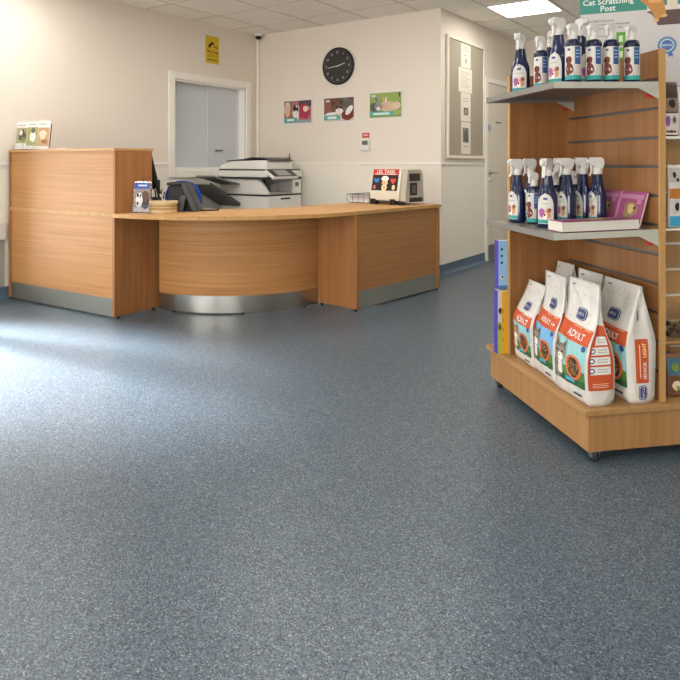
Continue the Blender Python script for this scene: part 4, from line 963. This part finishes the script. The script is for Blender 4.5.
# ------------------------------------------------------------------ scratching post poster board
PT=mat('#2c8573',.5); PWH=mat('#c5c0bd',.5)
pb=PIX(580,3.20,0); ang=34.9-22
t=thing('display_sign','tall printed cat scratching post display board behind the shelves','display sign',(pb[0],pb[1],ZB+.001),ang)
PW_=.62; PH=1.80
b=MB(); b.box(0,PW_,0,.02,0,PH,PWH); b.build('board',t)
zr=lambda z:z-ZB-.001
fm=plane(T(0,0,0)@RX(90))
b=MB(); 
b.art_rect(0,PW_,zr(1.823),PH,.0006,PT,fm,1)
b.art_rect(0,PW_,zr(1.440),zr(1.458),.0006,c_('#a99ac0'),fm)
b.art_text('Cat Scratching',.128,zr(1.879),.039,.0012,WHITE,fm,True); b.art_text('Post',.128,zr(1.845),.039,.0012,WHITE,fm,True)
b.art_text('The RSPCA PetCare',.095,zr(1.785),.0150,.0012,BLACKM,fm,False,0,.95); b.art_text('cat post made from responsible',.135,zr(1.768),.0150,.0012,BLACKM,fm,False,0,.95); b.art_text('wood, ideal for cats',.135,zr(1.750),.0150,.0012,BLACKM,fm,False,0,.95)
for q in range(5): b.art_ell(.02+.0*q,zr(1.71-.03*q),.004,.004,.001,BLACKM,fm,8); b.art_rect(.04,.12,zr(1.708-.03*q),zr(1.713-.03*q),.001,TXT,fm)
GRN=c_('#63a03c')
for q in range(2): b.art_rect(.165,.205,zr(1.66-.075*q),zr(1.725-.075*q),.001,GRN,fm); b.art_rect(.176,.194,zr(1.678-.075*q),zr(1.708-.075*q),.0014,c_('#cfe0b0'),fm)
# photo: carpet, cream post, cat legs, teal upper
b.art_rect(.30,PW_,zr(1.745),zr(1.815),.0008,c_('#5b4a46'),fm,2); b.art_rect(.30,PW_,zr(1.815),PH,.0007,c_('#d9d3cb'),fm); b.art_rect(.37,PW_,zr(1.838),PH,.0009,PT,fm)
b.art_poly([(.30,zr(1.745)),(.345,zr(1.745)),(.335,zr(1.775)),(.318,zr(1.80)),(.29,zr(1.815)),(.27,zr(1.82)),(.27,zr(1.745))],.0011,PWH,fm)
b.art_rect(.385,.430,zr(1.815),PH,.0014,c_('#d8cdb8'),fm)
CT=c_('#bd854a'); CT2=c_('#d9a76c')
b.art_poly([(.285,zr(1.90)),(.345,zr(1.91)),(.37,zr(1.86)),(.365,zr(1.81)),(.355,zr(1.775)),(.335,zr(1.765)),(.325,zr(1.80)),(.30,zr(1.84)),(.27,zr(1.87)),(.258,zr(1.91)),(.27,zr(1.91))],.0017,CT,fm)
b.art_ell(.335,zr(1.88),.035,.03,.0019,CT2,fm,16,0,.1); b.art_ell(.338,zr(1.768),.013,.007,.0021,CT2,fm,12); b.art_ell(.372,zr(1.788),.015,.007,.0021,CT2,fm,12,10); b.art_rect(.44,.50,zr(1.757),zr(1.763),.0012,WHITE,fm)
b.art_poly([(.342,zr(1.87)),(.372,zr(1.86)),(.382,zr(1.79)),(.362,zr(1.785))],.0018,CT,fm)
# rosette
ru,rv=.385,zr(1.648); RB=c_('#4d6fae'); RT=c_('#6fa9b4')
for s in (-1,1): b.art_poly([(ru+s*.004,rv-.03),(ru+s*.022,rv-.03),(ru+s*.026,rv-.058),(ru+s*.016,rv-.050),(ru+s*.006,rv-.057)],.0008,RB,fm)
P=[]
for i in range(40):
    a=2*PI*i/40; r=.042 if i%2 else .038; P.append((ru+r*math.cos(a),rv+r*math.sin(a)))
b.art_poly(P,.0012,RB,fm); b.art_ell(ru,rv,.034,.034,.0016,RT,fm,28); b.art_ell(ru,rv,.028,.028,.0020,c_('#dfe3ea'),fm,28); b.art_ell(ru,rv,.025,.025,.0024,RB,fm,28); b.art_text('RSPCA',ru,rv,.014,.0030,WHITE,fm,True)
b.build('printed_face',t)

# ------------------------------------------------------------------ right bay stock
def pouch(lab,name,loc,rz,w,h,d,stripes,grp,top=None):
    t=thing(name,lab,'packet',loc,rz,grp)
    K=[(0,.7),(.08,1),(.4,1),(.8,.6),(.93,.12),(1,.08)]
    def hd(v):
        for (a,p),(c,q) in zip(K,K[1:]):
            if v<=c: return d/2*(p+(q-p)*(v-a)/(c-a))
        return d/2*.08
    V=[];F=[];n=12;nv=12
    for j in range(nv+1):
        v=j/nv
        for i in range(n):
            a=2*PI*i/n; c,s=math.cos(a),math.sin(a); r=(abs(c)**3+abs(s)**3)**(-1/3); V.append((w/2*c*r*(.98 if 0<j<nv else .96),hd(v)*s*r,v*h))
    for j in range(nv):
        for i in range(n): F.append((j*n+i,j*n+(i+1)%n,(j+1)*n+(i+1)%n,(j+1)*n+i))
    F+=[tuple(range(n-1,-1,-1)),tuple(nv*n+i for i in range(n))]
    b=MB(); b.add(V,F,top or BAGW,I4,True); b.build('pouch',t)
    fm=lambda u,v,hh:(u*w/2,-(hd(v)*(abs(max(0,1-abs(u)**3)))**(1/3)+hh+.0012),v*h)
    b=MB()
    for v0,v1,m,extra in stripes:
        b.art_rect(-.9,.9,v0,v1,.0,m,fm,8,3)
        for (cu,cv,ru_,rv_,mm) in extra: b.art_ell(cu,cv,ru_,rv_,.0012,mm,fm,14,0,.12)
    b.build('printed_front',t); return t
PEG=MB()
rz=34.9
def peg(x,z,ln=.20): 
    b=MB(); b.tube([(x,.292,z),(x,.292-ln,z),(x,.285-ln,z+.012)],.003,BLACK); b.box(x-.012,x+.012,.288,.294,z-.012,z+.012,BLACK); b.build('peg_hook',t_g)
t_g=[o for o in bpy.data.objects if o.name.startswith('display_gondola')][0]
ORB=c_('#b8752f'); BLB=c_('#3b9dc0'); GRY=c_('#c9c4bc')
def hanging(gx,gy,z0,lab,stripes,w=.062,h=.225,d=.028,nm='treat_pouch'):
    p=G(gx,gy,z0); return pouch(lab,nm,p,GR-4,w,h,d,stripes,'packets in the right hand bay')
st=[(.72,.95,c_('#b9b4ad'),[(-.2,.84,.25,.05,BLACKM),(.2,.76,.2,.03,BLACKM)]),(.46,.62,ORB,[]),(.22,.44,GRY,[(0,.33,.3,.07,BLACKM)]),(.02,.18,BLB,[])]
for i,(gx,gy) in enumerate(((.100,.055),(.138,.10),(.190,.14),(.245,.185))):
    pp=G(gx,gy,.845)
    hanging(gx,gy,.845,['leftmost slim treat pouch in the right bay','second slim treat pouch in the right bay','third slim treat pouch in the right bay','fourth slim treat pouch at the photo edge in the right bay'][i],st,.058,.24,.03)
# glass-fronted ledge carrying those pouches, and pale ledge under the chew packet
b=MB(); b.box(.032,.50,.02,.294,.836,.842,PVC); b.build('pouch_ledge',t_g)
b=MB(); b.box(.032,.50,.05,.294,1.185,1.195,PVC); b.build('upper_ledge',t_g)
st2=[(.72,.95,c_('#4a3a34'),[]),(.45,.70,c_('#8b7464'),[(.1,.6,.4,.08,BLACKM)]),(.03,.42,c_('#d8cfc8'),[(-.45,.28,.3,.10,c_('#8a5aa0')),(.3,.30,.35,.09,c_('#b9aca8')),(.3,.30,.15,.05,BLACKM)])]
pouch('brown and white chew packet with purple figure, on the upper ledge','chew_packet',G(.120,.115,1.1965),GR-4,.072,.215,.04,st2,'packets in the right hand bay',c_('#5a4a42'))
pouch('pale chew packet at the photo edge on the upper ledge','chew_packet',G(.200,.125,1.1965),GR-4,.066,.20,.04,[(.3,.9,c_('#e5dfcc'),[(0,.6,.4,.1,c_('#b9b08a'))])],'packets in the right hand bay',c_('#d9d2be'))
# clear tub
t=thing('clear_tub','clear plastic tub of toys on a small rack above the small packets','tub',G(.18,.15,.404),GR)
b=MB(); b.lathe([(.0,0),(.060,0),(.066,.11),(.069,.112)],ACRYL,I4,24,1,1,False); b.build('tub',t)
b=MB()
for i in range(9):
    a=i*2.4; r=.012+.004*i; b.lathe([(.002,-.012),(.011,-.006),(.012,.004),(.003,.012)],[c_('#4a4742'),c_('#cfc9bf'),c_('#8c867c')][i%3],T(r*math.cos(a),r*math.sin(a),.016+.003*i),8)
b.build('toy_filling',t)
b=MB(); b.box(.035,.50,.06,.294,.394,.402,G_LT); b.build('tub_ledge',t_g)
cols=[('#6f4632','#6f8a3f','#41677a'),('#a44a60','#c9b03a','#7a4a8a'),('#b5762f','#5b9a4a','#a63a4a'),('#7a4a8a','#c9742f','#4f86a0')]
for i,(gx,gy) in enumerate(((.085,.045),(.150,.060),(.215,.065),(.120,.150))):
    a,b1,c1=cols[i]
    pouch(['small green topped treat packet nearest the slat panel edge','small pink treat packet second from the edge on the plinth','small orange treat packet third along on the plinth','small purple treat packet standing behind the front three'][i],'small_treat_packet',G(gx,gy,ZB+.001),GR-6,.064,.155 if i else .160,.045,[(.05,.5,c_(a),[(0,.28,.5,.12,c_('#d9c9a8')),(.2,.22,.25,.06,c_(b1))]),(.52,.9,c_(c1),[(0,.7,.5,.1,c_(b1))])],'small treat packets on the plinth',c_(b1) if i else c_('#7b5a45'))

# ================================================================== lights, world, camera
w=bpy.data.worlds.new('World'); SC.world=w; w.use_nodes=True; nt=w.node_tree; bg=nt.nodes['Background']
bg.inputs[0].default_value=(.95,.97,1,1); bg.inputs[1].default_value=1.6
def area(name,loc,rot,sx,sy,e,col=(1,1,1)):
    l=bpy.data.lights.new(name,'AREA'); l.shape='RECTANGLE'; l.size=sx; l.size_y=sy; l.energy=e; l.color=col
    o=bpy.data.objects.new(name,l); COL.objects.link(o); o.location=loc; o.rotation_euler=[R_(a) for a in rot]; return o
area('side_window_daylight',(-.7,-3.93,.78),(0,-90,0),1.3,1.5,60,(.93,.97,1))
sl_=bpy.data.lights.new('low_sunlight','SPOT'); sl_.energy=12500; sl_.color=(.95,.98,1); sl_.spot_size=R_(25); sl_.spot_blend=1; sl_.shadow_soft_size=.18
so=bpy.data.objects.new('low_sunlight',sl_); COL.objects.link(so); so.location=(-1.9,-4.25,2.0); so.rotation_euler=(Vector((1.52,-3.88,0))-Vector((-1.9,-4.25,2.0))).to_track_quat('-Z','Y').to_euler()
area('shopfront_daylight',(2.3,YN-.35,1.4),(102,0,0),2.2,1.8,150,(1,.975,.94))
area('shopfront_daylight',(5.65,YN-.35,1.4),(102,0,0),2.5,1.8,150,(1,.975,.94))

cam=bpy.data.cameras.new('camera'); co=bpy.data.objects.new('camera',cam); COL.objects.link(co); SC.camera=co
co.location=(5.198,-5.75,1.09); co.rotation_euler=(R_(90),0,R_(34.9))
cam.sensor_width=36; cam.lens=648/680*36; cam.shift_y=-(340-163.5)/680; cam.clip_start=.05
SC.view_settings.view_transform='Standard'; SC.view_settings.look='None'; SC.view_settings.exposure=0; SC.view_settings.gamma=1
SC.cycles.max_bounces=8; SC.cycles.diffuse_bounces=5; SC.cycles.glossy_bounces=4; SC.cycles.transparent_max_bounces=16; SC.cycles.sample_clamp_indirect=6
SC.cycles.use_denoising=True
